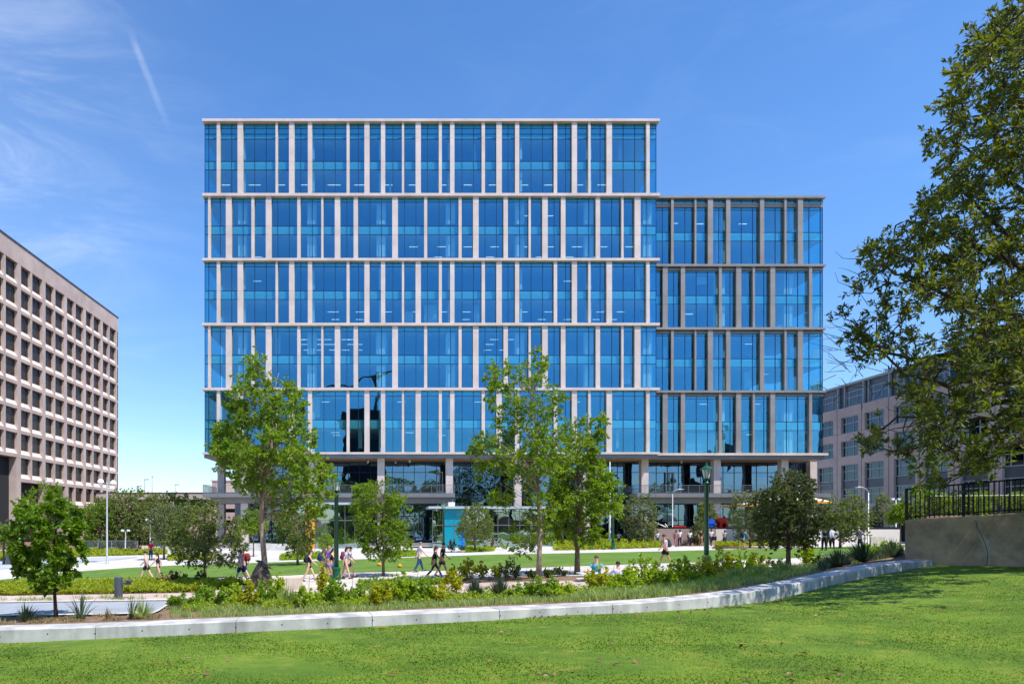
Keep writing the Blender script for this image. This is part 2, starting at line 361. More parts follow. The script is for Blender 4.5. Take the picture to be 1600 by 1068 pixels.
# ------------------------------------------------------------------ ground, lawn, paths
def axis(fine_a, fine_b, step, lo, hi):
    a = list(np.arange(fine_a, fine_b + 1e-6, step)); s = step; x = a[-1]
    while x < hi: s *= 1.35; x += s; a.append(x)
    s = step; x = a[0]
    while x > lo: s *= 1.35; x -= s; a.insert(0, x)
    return np.array(a)
def terrz(X, Y):
    g = ground(X, Y); dw = np.interp(X, LX, LD)
    return np.where(Y < dw + 0.3, lawnz(X, Y) - 0.45, g)
gridmesh('ground', axis(-32, 36, 0.5, -2500, 2500), axis(13, 100, 0.5, -400, 4000), terrz, M_soil, kind='structure')
_xs = np.concatenate([np.arange(-30, 27, 0.3), np.arange(27, 61, 1.5)])
_V = []; _rows = 110
for j in range(_rows + 1):
    t = j / _rows
    for x in _xs:
        y = -14 + (np.interp(x, LX, LD) + 0.12 + 14) * t; _V.append((x, y, float(lawnz(x, y)) + 0.012 * math.sin(x * 1.3 + y * 0.7) * math.cos(y * 0.9)))
_i = np.arange(len(_xs) * (_rows + 1)).reshape(_rows + 1, len(_xs))
npmesh('lawn', np.array(_V), np.stack([_i[:-1, :-1].ravel(), _i[:-1, 1:].ravel(), _i[1:, 1:].ravel(), _i[1:, :-1].ravel()], 1), M_lawn, kind='structure', smooth=True)

LF = [(-160, 911), (0, 906), (60, 899), (130, 892), (200, 887), (270, 883.5), (500, 876), (760, 866.5), (980, 862.5), (1220, 856.5), (1400, 851.5), (1430, 850)]   # far edge of the oval lawn
LN = [(-160, 912), (0, 909.5), (117, 907), (300, 904), (450, 899), (530, 895), (700, 891), (820, 887), (1000, 881), (1100, 878), (1240, 872), (1340, 866), (1430, 852)]   # its near edge
plaza_far = [(-160, 862), (1500, 827)]
sheet('plaza_paving', plaza_far, [(x, y) for x, y in LF], M_conc, 0.012, 90, 8)
sheet('oval_lawn', LF, LN, M_oval, 0.035, 120, 5)
PN = [(-160, 918), (0, 916), (250, 913), (390, 918), (420, 936), (560, 936), (575, 907), (690, 905.5), (820, 898), (880, 900), (950, 899), (1000, 908), (1090, 893), (1200, 886), (1270, 880), (1340, 870), (1430, 857)]
sheet('near_path', LN, PN, M_path, 0.02, 120, 5)
sheet('stone_strip', [(-160, 934), (300, 926.5), (400, 916), (560, 921), (660, 913), (750, 911), (900, 907), (1010, 903), (1040, 902)],
      [(-160, 941), (250, 936.5), (400, 936), (640, 928), (900, 925), (1000, 916), (1040, 906)], M_pink, 0.026, 90, 4)
sheet('blue_path', [(-160, 944), (0, 942.5), (200, 940), (268, 939)], [(-160, 965), (0, 962.5), (150, 960.5), (240, 958.5), (268, 941)], M_blue, 0.03, 50, 4)
sheet('path_edging', [(-160, 942.5), (0, 941), (200, 938.6), (270, 937.6)], [(-160, 944.2), (0, 942.7), (200, 940.2), (270, 939.2)], M_conc, 0.07, 50, 1)
sheet('path_edging', [(-160, 965), (0, 962.5), (150, 960.5), (240, 958.4), (266, 942)], [(-160, 967), (0, 964.4), (150, 962.4), (243, 960), (270, 942)], M_conc, 0.07, 50, 1)
# slab joints of the near path
bj = MB()
for px in range(-60, 1340, 34):
    yn, yf = np.interp(px, *zip(*PN)) - 0.6, np.interp(px, *zip(*LN)) + 0.3
    A, B = hit(px - 3, yn), hit(px, yf); q = 0.012
    for t0 in (0, 0.25, 0.5, 0.75):
        P = A.lerp(B, t0); Q = A.lerp(B, t0 + 0.25); zA, zB = float(ground(P.x, P.y)) + 0.0245, float(ground(Q.x, Q.y)) + 0.0245
        bj.add([(P.x - q, P.y, zA), (P.x + q, P.y, zA), (Q.x + q, Q.y, zB), (Q.x - q, Q.y, zB)], [(0, 1, 2, 3)])
bj.build('path_joints', mat('joint_grey', lin(120, 114, 108), 0.9), kind='structure')
# service road on the far left
sheet('road', [(-160, 876), (0, 872), (130, 871), (215, 869.5)], [(-160, 893), (0, 889), (110, 880.5), (215, 871)], mat('pale_asphalt', lin(176, 182, 190), 0.85, lin(160, 166, 176), 0.3), 0.035, 40, 4)

# ------------------------------------------------------------------ low curved concrete wall
WFX = [0, 270, 380, 640, 900, 1000, 1087, 1200, 1306, 1415]; 
wall = thing('seat_wall', 'long low curved wall of pale cast concrete between the front lawn and the planting bed', 'wall', (-8, 15.3, 0.7))
M_seat = mat('cast_concrete', lin(202, 199, 194), 0.82, lin(172, 170, 166), 2.2, bump=0.12, bscale=40, lo=0.3, hi=0.7)
_p = M_seat.node_tree; _b = _p.nodes['Principled BSDF']
_vor = N(_p, 'ShaderNodeTexNoise'); _vor.inputs['Scale'].default_value = 0.9; _vor.inputs['Detail'].default_value = 8
_g = N(_p, 'ShaderNodeNewGeometry'); _mp = N(_p, 'ShaderNodeMapping'); _mp.inputs['Scale'].default_value = (2.2, 2.2, 0.35); _p.links.new(_g.outputs['Position'], _mp.inputs[0]); _p.links.new(_mp.outputs[0], _vor.inputs[0])
_mxx = N(_p, 'ShaderNodeMixRGB'); _mxx.blend_type = 'MULTIPLY'; _mxx.inputs[0].default_value = 1
_old = _b.inputs['Base Color'].links[0].from_socket; _p.links.new(_old, _mxx.inputs[1]); _p.links.new(maprange(_p, _vor.outputs[0], 0.35, 0.62, 0.70, 1.06), _mxx.inputs[2]); _p.links.new(_mxx.outputs[0], _b.inputs['Base Color'])
def wallpt(X):
    d = float(np.interp(X, WX, WD)); e = 0.25
    t = Vector((2 * e, float(np.interp(X + e, WX, WD) - np.interp(X - e, WX, WD)), 0)).normalized()
    return Vector((X, d, 0)), Vector((-t.y, t.x, 0)), float(np.interp(X, WX, WZT)) + CAMH, float(np.interp(X, WX, WZF)) + CAMH
_sx = np.concatenate([np.arange(-34, 18.6, 3.05), [19.25]])
def wsm(X):   # smooth the polyline by averaging neighbours
    ps = [wallpt(X + k) for k in (-2.4, -1.2, 0, 1.2, 2.4)]
    P = sum((p[0] for p in ps), Vector()) / 5; n = sum((p[1] for p in ps), Vector()) / 5
    return Vector((X, P.y, 0)), n.normalized(), sum(p[2] for p in ps) / 5, sum(p[3] for p in ps) / 5
for a, b in zip(_sx[:-1], _sx[1:]):
    m = MB(); k = 7; secs = []
    for i in range(k):
        X = a + 0.008 + (b - a - 0.016) * i / (k - 1); P, n, zt, zf = wsm(min(X, 19.2))
        if X > 19.2: P.x = X
        Q = P + n * 0.60; secs.append([(P.x, P.y, zf - 0.35), (P.x, P.y, zt - 0.02), (P.x + n.x * .02, P.y + n.y * .02, zt), (Q.x, Q.y, zt + 0.005), (Q.x, Q.y, zf - 0.35)])
    vs = [v for s in secs for v in s]
    fs = [(i * 5 + j, (i + 1) * 5 + j, (i + 1) * 5 + j + 1, i * 5 + j + 1) for i in range(k - 1) for j in range(4)] + [(0, 1, 2, 3, 4), tuple(range(5 * k - 1, 5 * k - 6, -1))]
    m.add(vs, fs).build('wall_section', M_seat, wall)
# form-tie holes
m = MB()
for X in np.arange(-8.6, 18.5, 1.02):
    P, n, zt, zf = wsm(X); z = (zt + zf) / 2 + 0.02 * math.sin(X * 9)
    c = P - n * 0.003; t = Vector((n.y, -n.x, 0))
    m.add([(c.x + t.x * .014, c.y + t.y * .014, z + .014), (c.x - t.x * .014, c.y - t.y * .014, z + .014), (c.x - t.x * .014, c.y - t.y * .014, z - .014), (c.x + t.x * .014, c.y + t.y * .014, z - .014)], [(0, 1, 2, 3)])
m.build('tie_hole', M_dark, wall, kind='stuff')

# ------------------------------------------------------------------ retaining wall with iron railing, upper terrace
RA, RB, RC = (18.8, 25.0), (21.4, 23.0), (30.0, 16.4)
def rtop(x): return CAMH + np.interp(x, [18.8, 21.4, 30], [0.0, 0.27, 0.75])
rw = thing('retaining_wall', 'tall weathered concrete retaining wall with pale cracks in the shade of the big tree', 'wall', (18.8, 25, 1.5))
M_ret = mat('weathered_concrete', lin(198, 166, 132), 0.88, lin(118, 100, 84), 1.1, bump=0.25, bscale=14, lo=0.3, hi=0.7)
m = MB(); xs = np.linspace(18.8, 30, 16)
vs = []
for x in xs:
    y = RA[1] + (x - RA[0]) * (RC[1] - RA[1]) / (RC[0] - RA[0]); z = float(rtop(x)); nx, ny = 0.6, 0.78
    vs += [(x, y, 0.9), (x, y, z - 0.04), (x + .03 * nx, y + .03 * ny, z), (x + .45 * nx, y + .45 * ny, z), (x + .45 * nx, y + .45 * ny, 0.9)]
fs = [(i * 5 + j, (i + 1) * 5 + j, (i + 1) * 5 + j + 1, i * 5 + j + 1) for i in range(15) for j in range(4)] + [(0, 1, 2, 3, 4)]
m.add(vs, fs).build('wall_body', M_ret, rw)
m = MB(); m.slab([(18.8, 25.0), (19.1, 25.38), (33.3, 42), (32.9, 42.2)], 0.9, 3.18).build('return_wall', M_ret, rw)
# repaired crack
def onret(px, py, off=0.0):
    dx, dy = RB[0] - RA[0], RB[1] - RA[1]; k = (px - PX) / F
    t = (k * RA[1] - RA[0]) / (dx - k * dy); X, Y = RA[0] + dx * t, RA[1] + dy * t
    return (X - 0.6 * off, Y - 0.78 * off, bz(py, Y))
ck = [(1524, 812), (1528, 824), (1533, 836), (1540, 848), (1543, 862), (1543, 882)]
wl = [1, 3, 5, 6, 5, 4]; m = MB()
for i in range(len(ck) - 1):
    (x0, y0), (x1, y1) = ck[i], ck[i + 1]
    m.add([onret(x0 - wl[i], y0, .006), onret(x0 + wl[i], y0, .006), onret(x1 + wl[i + 1] * 1.3, y1, .006), onret(x1 - wl[i + 1] * .7, y1, .006)], [(0, 3, 2, 1)])
m.build('crack_repair', mat('pale_patch', lin(182, 168, 148), 0.9, lin(140, 126, 110), 3), rw)
m = MB()
for i in range(len(ck) - 1):
    (x0, y0), (x1, y1) = ck[i], ck[i + 1]; j = (-1) ** i * 0.8
    m.add([onret(x0 + j - .45, y0, .011), onret(x0 + j + .45, y0, .011), onret(x1 - j + .5, y1, .011), onret(x1 - j - .5, y1, .011)], [(0, 3, 2, 1)])
m.build('crack', M_dark, rw)
m = MB(); m.add([onret(1456, 858, .006), onret(1458, 858, .006), onret(1460, 882, .006), onret(1457, 882, .006)], [(0, 3, 2, 1)]); m.build('stain_streak', MATS['pale_patch'], rw)
MB().slab([(19.2, 25.2), (30, 16.9), (60, 12), (60, 42), (33, 42)], 1.0, 3.12).build('upper_terrace', M_soil, kind='structure')
def railing(name, label, P0, P1, zf, h, step, group, posts):
    t = thing(name, label, 'railing', (P0[0], P0[1], float(zf(P0[0]))), group)
    P0, P1 = Vector(P0), Vector(P1); L = (P1 - P0).length; d = (P1 - P0).normalized()
    r = MB(); n = 14
    for zz in (0.09, h):
        r.tube([(*(P0 + d * L * i / n), float(zf((P0 + d * L * i / n).x)) + zz) for i in range(n + 1)], 0.022 if zz < 1 else 0.03, 4)
    r.build('rail', M_black, t)
    m = MB().box(-.011, .011, -.011, .011, 0, h); src = None; k = 0; s = 0.0
    while s < L:
        p = P0 + d * s; z = float(zf(p.x))
        if k % posts == 0:
            q = MB().box(p.x - .035, p.x + .035, p.y - .035, p.y + .035, z - 0.05, z + h + 0.03).build('post', M_black, t)
        elif src is None:
            src = MB().box(t.location.x - .013, t.location.x + .013, t.location.y - .013, t.location.y + .013, t.location.z, t.location.z + h).build('baluster', M_black, t); src.location = Vector((p.x, p.y, z)) - t.location
        else: inst(src, t, (p.x, p.y, z))
        s += step; k += 1
    return t
railing('iron_railing', 'black iron railing along the top edge of the weathered retaining wall', (19.0, 25.2), (27.5, 18.65), lambda x: rtop(x), 1.12, 0.135, 'black iron railings above the retaining wall', 12)
railing('iron_railing', 'black iron railing further back on the raised terrace, behind the one on the wall edge', (23.6, 30.0), (34.0, 27.5), lambda x: 3.15, 1.1, 0.15, 'black iron railings above the retaining wall', 10)
m = MB(); m.slab([(23.3, 30.1), (34, 27.6), (34, 27.2), (23.3, 29.7)], 3.0, 3.4); m.build('terrace_kerb', M_ret, kind='structure')

# ------------------------------------------------------------------ the glass office building
D0 = 89.0; DG = 89.5
off = thing('office_building', 'large blue glass office building framed by staggered pale stone fins, in the centre', 'building', (at(673, 850, 90).x, 104, 0))
def X0(px): return bx(px, D0)
fA = [(162,184),(299,335),(549,564),(638,673),(762,790),(1017,1036),(1134,1168),(1243,1271),(1381,1396),(1471,1506)]
fA2 = [(66,86),(140,169),(348,370),(445,481),(568,596),(823,845),(942,976),(1050,1065),(1170,1206),(1432,1454)]
fB = [(105,121),(222,260),(390,409),(485,522),(692,713),(850,864),(939,975),(1063,1092),(1317,1355),(1527,1548)]
fB2 = [(196,217),(291,328),(492,521),(657,672),(747,783),(870,900),(1099,1128),(1268,1282),(1355,1394)]
s1 = 4.2105
PA = [(300 + a / s1, 300 + b / s1) for a, b in fA] + [(670 + a / s1, 670 + b / s1) for a, b in fA2]
PB = [(300 + a / s1, 300 + b / s1) for a, b in fB] + [(670 + a / s1, 670 + b / s1) for a, b in fB2]
tiers = [(190.2, 302.3, 252), (306.6, 403.5, 353), (407.4, 504.5, 454.1), (508.5, 605.5, 554.8), (609.5, 706, 655.6)]
bands = [(186.2, 190.2), (302.3, 306.6), (403.5, 407.4), (504.5, 508.5), (605.5, 609.5), (706, 709.2)]
XL_, XR_ = X0(318.5), X0(1027.5)
def fins(par, pats, tr, D, m, joints, w=0.42):
    for ti, (yt, yb, ym) in enumerate(tr):
        zt, zb = bz(yt, D), bz(yb, D); zs = [zb] + [bz(j, D) for j in sorted(joints(ti), reverse=True)] + [zt]
        cache = {}
        for a, b in pats[ti % 2]:
            xa, xb = bx(a, D), bx(b, D); q = MB()
            for k in range(len(zs) - 1):
                q.box(xa, xb, D, D + w, zs[k] + (0.012 if k else 0), zs[k + 1] - (0.012 if k < len(zs) - 2 else 0))
            q.box(xa + .02, xb - .02, D + .03, D + w, zb + .02, zt - .02)
            q.build('fin', m, par)
def joints_main(ti):
    yt, yb, ym = tiers[ti]
    return [ym, ym + 13.4, yt + 11] if ti else [201, 215, 252, 265.5]
fins(off, (PA, PB), tiers, D0, M_stone, joints_main)
for yt, yb in bands:
    xa, xb = X0(316.2), X0(1030.6); zt, zb = bz(yt, D0), bz(yb, D0); q = MB(); n = 40
    for k in range(n):
        q.box(xa + (xb - xa) * k / n + .008, xa + (xb - xa) * (k + 1) / n - .008, D0 - .18, D0 + .46, zb, zt)
    q.box(xa + .02, xb - .02, D0 - .16, D0 + .46, zb + .01, zt - .01)
    q.build('stone_band', M_stone, off)
    MB().box(xa - .0, xa + .45, D0 + .462, 112, zb, zt).build('stone_band', M_stone, off)
    MB().box(xb - .45, xb, D0 + .462, 112, zb, zt).build('stone_band', M_stone, off)
# panes: 1.5 m module
modX = [XL_] + [bx(326.1 + 17.992 * k, DG) for k in range(39)] + [XR_]
pane_src = {}
n_indiv = [0]; extra = MB(); span_extra = MB(); n_span = [0]
def pane(par, xa, xb, za, zb, y, spandrel, cover):
    g = 0.028; w, h = xb - xa - 2 * g, zb - za - 2 * g
    cnt = n_span if spandrel else n_indiv; nm = 'spandrel_pane' if spandrel else 'pane'
    if w < 0.5 or cover > 0.8 or cnt[0] >= 290:
        (span_extra if spandrel else extra).box(xa + g, xb - g, y, y + .03, za + g, zb - g); return
    cnt[0] += 1; key = (nm, round(w, 2), round(h, 2))
    c = ((xa + xb) / 2, y, (za + zb) / 2)
    if key not in pane_src:
        me = MB().box(-w / 2, w / 2, 0, .03, -h / 2, h / 2)
        o = Vector(ORG[par.name]); me.v = [(a + o.x, b + o.y, c_ + o.z) for a, b, c_ in me.v]
        s = me.build(nm, G_span if spandrel else G_vis, par); s.location = Vector(c) - o; pane_src[key] = s
    else: inst(pane_src[key], par, c)
def covered(xa, xb, pats):
    s = 0
    for a, b in pats: s = max(s, (min(xb, b) - max(xa, a)) / (xb - xa))
    return s
mull = MB()
def curtain(par, modX, tr, pats, D, Dg, top1):
    for ti, (yt, yb, ym) in enumerate(tr):
        pp = [(bx(a, D), bx(b, D)) for a, b in pats[ti % 2]]
        lv = [yt] + top1(ti, yt) + [ym, ym + 13.4, yb]
        kinds = [i % 2 == 0 for i in range(len(lv) - 1)]      # spandrel, vision, spandrel, vision
        if ti == 0 and par is off: kinds = [True, True, True, False, True, False]
        for k in range(len(lv) - 1):
            za, zb = bz(lv[k + 1], Dg), bz(lv[k], Dg)
            for xa, xb in zip(modX[:-1], modX[1:]):
                pane(par, xa, xb, za, zb, Dg, kinds[k], covered(xa, xb, pp))
            mull.box(modX[0], modX[-1], Dg - .035, Dg + .08, zb - .028, zb + .028)
        for x in modX: mull.box(x - .028, x + .028, Dg - .05, Dg + .1, bz(yb, Dg), bz(yt, Dg))
curtain(off, modX, tiers, (PA, PB), D0, DG, lambda ti, yt: [yt + 10.5, yt + 19.5, yt + 27] if ti == 0 else [yt + 9.2])
extra.build('pane', G_vis, off, kind='stuff'); span_extra.build('spandrel_pane', G_span, off, kind='stuff')
mull.build('mullion', M_mull, off, kind='stuff'); extra, span_extra, mull = MB(), MB(), MB()
# inside: floors, ceilings, core, columns, light fittings
sl = MB(); ce = MB()
lvl = []
for yt, yb, ym in tiers: lvl += [ym, yb + 2]
for y in [194] + lvl:
    z = bz(y, DG); sl.box(XL_ + .15, XR_ - .15, DG + .2, 112, z - .28, z)
for yt, yb, ym in tiers:
    for y in (ym + 13.4, yt + (27 if yt < 200 else 9.2)):
        z = bz(y, DG); ce.box(XL_ + .2, XR_ - .2, DG + .35, 101.9, z + .05, z + .09)
sl.build('floor_slab', mat('floor_finish', lin(150, 150, 148), .7), off); ce.build('ceiling_board', M_ceil, off)
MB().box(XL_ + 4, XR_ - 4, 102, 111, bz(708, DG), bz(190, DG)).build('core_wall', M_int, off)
MB().box(XL_, XR_, DG, 112, bz(190.4, DG), bz(187.4, DG)).build('roof', M_greym, off)
MB().box(XL_, XR_, 112, 112.3, bz(708, DG), bz(188, DG)).build('rear_wall', M_stone2, off)
colpx = [380.7 + 107.45 * k for k in range(6)]
for k, px in enumerate(colpx + [1009]):
    for ti, (yt, yb, ym) in enumerate(tiers):
        if ti == 0 and px > 1000: continue
        off_l = (-5.6, 5.6) if ti % 2 == 0 and k < 4 else (-6.4, 6.4)
        for (ya, yb_) in ((yt + (27 if ti == 0 else 9.5), ym), (ym + 14, yb)):
            z0, z1 = bz(yb_, DG + 1), bz(ya, DG + 1); cx = bx(px, DG + 1.1)
            if ti % 2 == 0: MB().box(cx - .3, cx + .32, DG + .4, DG + 1.1, z0, z1 - .1).build('interior_column', M_icol, off)
            else:
                MB().box(cx - .58, cx - .04, DG + .4, DG + 1.1, z0, z1 - .1).build('interior_column', M_icol, off)
                MB().box(cx + .1, cx + .62, DG + .4, DG + 1.1, z0, z1 - .1).build('interior_column', M_icol, off)
lsrc = MB(); o = Vector(ORG[off.name]); lsrc.box(-.55 + o.x, .55 + o.x, -.05 + o.y, .05 + o.y, -.025 + o.z, 0 + o.z)
lsrc = lsrc.build('ceiling_light', M_emit, off); lsrc.location = Vector((bx(353, 93.6), 93.6, bz(265.4, DG) + .04)) - o
def lights(ti, lower, D, pxs):
    yt, yb, ym = tiers[ti]; y = ym + 13.4 if lower else yt + (27 if ti == 0 else 9.2)
    for px in pxs: inst(lsrc, off, (bx(px, D), D, bz(y, DG) + .04))
lights(0, 1, 93.6, [395, 401, 439, 476, 518, 526, 560, 567, 607, 645, 691, 731, 770, 819, 857, 905, 940])
lights(1, 1, 93.6, [646, 690, 731, 773, 818, 860, 900, 903, 943, 983]); lights(1, 1, 97.2, [403, 685, 766, 844, 890, 927]); lights(1, 0, 93.6, [818, 858])
lights(2, 1, 95, [518, 523, 562, 606, 643, 692, 729, 818, 857, 938, 970]); lights(2, 1, 98.6, [524, 562, 728, 847, 887, 932, 958]); lights(2, 0, 95, [402, 887])
lights(3, 0, 93.6, [470, 476, 500, 512, 540, 548, 772, 797]); lights(3, 0, 96.2, [765, 476, 500, 512, 524, 548, 560]); lights(3, 0, 99.4, [480, 500, 520, 540, 560, 762, 786])
lights(4, 0, 94, [509, 627, 747, 900]); lights(4, 1, 94, [524, 640, 860]); lights(4, 1, 97, [526, 690])
# pale partitions and blinds standing behind some panes
for (xa, xb, ya, yb_) in ((587, 595, 516, 554), (597, 606, 516, 554), (663, 683, 476, 503), (740, 749, 477, 503), (632, 645, 486, 503), (430, 438, 516, 553), (995, 1000, 420, 452), (966, 972, 218, 251), (739, 744, 222, 251), (1013, 1017, 312, 352), (803, 812, 516, 553), (608, 611, 285, 302), (963, 967, 640, 700), (975, 985, 560, 600), (491, 500, 620, 652), (560, 566, 660, 700)):
    D = DG + 1.0; MB().box(bx(xa, D), bx(xb, D), D, D + .06, bz(yb_, D), bz(ya, D)).build('partition', mat('blind_fabric', lin(205, 215, 215), 0.8), off)
# side curtain walls
for x, s in ((XL_, -1), (XR_, 1)):
    for ti, (yt, yb, ym) in enumerate(tiers):
        for ya, yb_ in ((yt, ym), (ym, yb)):
            for k in range(15):
                ya0 = DG + .1 + k * 1.5
                if k > 4 and k % 3: continue
                q = MB(); q.box(x - .02, x + .02, ya0 + .03, ya0 + (1.5 if k <= 4 else 4.5) - .03, bz(yb_, DG) + .03, bz(ya, DG) - .03); q.build('side_pane', G_vis, off)

# --- setback wing
DW = 91.4; DWG = 91.9
wing = thing('office_wing', 'lower blue glass wing with grey fins, set back at the right of the office building', 'building', (at(1160, 850, 92).x, 106, 0))
s2 = 4.853
PC = [(1000 + a / s2, 1000 + b / s2) for a, b in [(237,257),(415,429),(516,555),(655,687),(912,943),(1097,1113),(1199,1238)]]
PD = [(1000 + a / s2, 1000 + b / s2) for a, b in [(173,211),(311,343),(600,622),(731,770),(856,873),(990,1027),(1284,1307)]]
wt = [(309.4, 412.6, 363), (416, 511.3, 461.5), (514.8, 609.8, 560.2), (613, 707.7, 658.7)]
wj = lambda ti: [wt[ti][2], wt[ti][2] + 14, wt[ti][0] + (19 if ti == 0 else 10)]
fins(wing, (PC, PD), wt, DW, M_stone2, wj)
WXL, WXR = XR_ + 0.06, bx(1288.8, DW)
for i, (yt, yb) in enumerate([(306, 309.4), (412.6, 416), (511.3, 514.8), (609.8, 613), (707.7, 711.3)]):
    q = MB(); xb = bx(1290 if i < 4 else 1291.6, DW); n = 17
    for k in range(n): q.box(WXL + (xb - WXL) * k / n + .008, WXL + (xb - WXL) * (k + 1) / n - .008, DW - (.12 if i < 4 else .4), DW + .46, bz(yb, DW), bz(yt, DW))
    q.build('stone_band', M_stone2 if i < 4 else M_stone, wing)
for ya, yb_ in ((315.4, 322), (417.5, 421.2), (516.3, 520), (614.6, 618.2)):
    MB().box(WXL, WXR, DWG - .2, DWG - .06, bz(yb_, DW), bz(ya, DW)).build('shade_rail', M_stone2, wing)
wmod = [WXL] + [bx(1000 + (85.55 * k + 170) / s2, DWG) for k in range(15)] + [WXR]
n_indiv[0] = 0; n_span[0] = 0; pane_src.clear()
curtain(wing, wmod, wt, (PC, PD), DW, DWG, lambda ti, yt: [yt + (19 if ti == 0 else 10)])
extra.build('pane', G_vis, wing, kind='stuff'); span_extra.build('spandrel_pane', G_span, wing, kind='stuff'); mull.build('mullion', M_mull, wing, kind='stuff')
sl = MB(); ce = MB()
for yt, yb, ym in wt:
    for y in (ym, yb + 1.5): sl.box(WXL + .1, WXR - .1, DWG + .2, 112, bz(y, DWG) - .28, bz(y, DWG))
    for y in (ym + 14, yt + (19 if yt < 320 else 10)): ce.box(WXL + .1, WXR - .1, DWG + .35, 103, bz(y, DWG) + .05, bz(y, DWG) + .09)
sl.build('floor_slab', MATS['floor_finish'], wing); ce.build('ceiling_board', M_ceil, wing)
MB().box(WXL, WXR - 4, 103.1, 111, bz(708, DW), bz(318, DW)).build('core_wall', M_int, wing)
MB().box(WXL, WXR, DWG, 112, bz(309.2, DW), bz(306.6, DW)).build('roof', M_greym, wing)
MB().box(WXL, WXR, 112, 112.3, bz(708, DW), bz(309, DW)).build('rear_wall', M_stone2, wing)
for yt, yb, ym in wt:
    for ya, yb_ in ((yt, ym), (ym, yb)):
        for k in range(5): MB().box(WXR - .02, WXR + .02, DWG + .1 + k * 4 + .03, DWG + .1 + k * 4 + 3.97, bz(yb_, DWG) + .03, bz(ya, DWG) - .03).build('side_pane', G_vis, wing)
for ti, (yt, yb, ym) in enumerate(wt):
    for px in (1122, 1228):
        for ya, yb_ in ((yt + (20 if ti == 0 else 10.5), ym), (ym + 14.5, yb)):
            cx = bx(px, DWG + 1.1)
            for dx in (-.62, .1):
                MB().box(cx + dx, cx + dx + .5, DWG + .4, DWG + 1.1, bz(yb_, DWG + 1), bz(ya, DWG + 1) - .1).build('interior_column', M_icol, wing)
ls2 = MB(); o = Vector(ORG[wing.name]); ls2.box(-.55 + o.x, .55 + o.x, -.05 + o.y, .05 + o.y, -.025 + o.z, o.z); ls2 = ls2.build('ceiling_light', M_emit, wing)
ls2.location = Vector((bx(1053, 96), 96, bz(328.6, DWG) + .04)) - o
for px, y in ((1093, 328.6), (1130, 328.6), (1161, 328.6), (1077, 476), (1170, 524.8), (1195, 574), (1099, 623), (1182, 623), (1172, 672.7)): inst(ls2, wing, (bx(px, 96.2), 96.2, bz(y, DWG) + .04))
for (xa, xb, ya, yb_) in ((1163, 1174, 580, 607), (1088, 1104, 432, 444), (1037, 1042, 540, 559), (1270, 1280, 545, 560), (1270, 1282, 590, 608), (1272, 1284, 480, 510), (1255, 1262, 490, 508), (1236, 1240, 594, 607), (1072, 1122, 676, 706)):
    D = DWG + 1; MB().box(bx(xa, D), bx(xb, D), D, D + .06, bz(yb_, D), bz(ya, D)).build('partition', MATS['blind_fabric'], wing)

# --- base of the building: fascia, soffit, columns, terraces, storefronts
def panelled(par, name, xa, xb, y0, y1, z0, z1, m, w=3.0):
    n = max(1, round((xb - xa) / w)); q = MB()
    for k in range(n): q.box(xa + (xb - xa) * k / n + .01, xa + (xb - xa) * (k + 1) / n - .01, y0, y1, z0, z1)
    q.box(xa + .03, xb - .03, y0 + .02, y1, z0 + .01, z1 - .01); q.build(name, m, par)
panelled(off, 'fascia', X0(318.5), X0(1027.8), D0 + .05, D0 + .4, bz(715.2, D0), bz(709.25, D0), M_greym, 1.5)
panelled(wing, 'fascia', X0(1028.2), bx(1289, DW), DW + .05, DW + .4, bz(717, DW), bz(711.35, DW), M_greym, 1.5)
MB().box(XL_, XR_, D0 + .4, 112, bz(715.2, D0) + .05, bz(715.2, D0) + .35).build('soffit', M_soffit, off)
MB().box(XR_ + .01, WXR, DW + .4, 112, bz(717, DW) + .05, bz(717, DW) + .35).build('soffit', M_soffit, wing)
for px, D, par in ((381.5, 89.9, off), (488, 89.9, off), (595.3, 89.9, off), (702.3, 89.9, off), (809.5, 89.9, off), (916.5, 89.9, off), (345, 95, off), (371.5, 108, off), (399, 108, off), (1008, 91.9, wing), (1121, 92.3, wing), (1226.8, 92.3, wing), (1271.5, 96, wing)):
    x = bx(px, D); zt = bz(715.2, D0) + .05 if par is off else bz(717, DW) + .05
    q = MB(); z = -.6; 
    while z < zt - .02: q.box(x - .47, x + .47, D, D + 1.0, z + .008, min(z + 2.1, zt) - .004); z += 2.1
    q.box(x - .455, x + .455, D + .015, D + .98, -.6, zt - .01)
    q.build('column', M_stone, par)
def terrace(par, xa, xb, D, back):
    zt, zb = bz(770, D), bz(776.3, D)
    panelled(par, 'terrace_slab', xa, xb, D, back, zb, zt, M_greym, 3)
    panelled(par, 'terrace_beam', xa + .8, xb - .35, D + .9, back, bz(785.5, D + .9), zb - .004, M_stone2, 3)
    r = MB().box(xa + .05, xb - .05, D + .1, D + .16, zt + 1.05, zt + 1.1); r.box(xa + .05, xb - .05, D + .11, D + .15, zt + .06, zt + .1)
    for ex in (xa + .05, xb - .11):
        r.box(ex, ex + .06, D + .17, back - .3, zt + 1.05, zt + 1.1)
    rr = r.build('railing', M_rail, par)
    n = round((xb - xa) / 1.5); src = None
    for k in range(n + 1):
        x = xa + .08 + (xb - xa - .16) * k / n
        MB().box(x - .03, x + .03, D + .07, D + .1, zt, zt + 1.1).build('rail_post', M_rail, rr)
    q = MB()
    for k in range(int((xb - xa) / .13)):
        x = xa + .1 + k * .13; q.box(x - .008, x + .008, D + .125, D + .141, zt + .1, zt + 1.05)
    for k in range(int((back - D - .5) / .13)): q.box(xa + .07, xa + .09, D + .3 + k * .13, D + .315 + k * .13, zt + .1, zt + 1.05)
    q.build('baluster', M_rail, rr, kind='stuff')
terrace(off, bx(315.8, 88.6), bx(711, 88.6), 88.6, 96)
terrace(wing, bx(990, 91), bx(1299, 91), 91, 98)
store_n = [0]
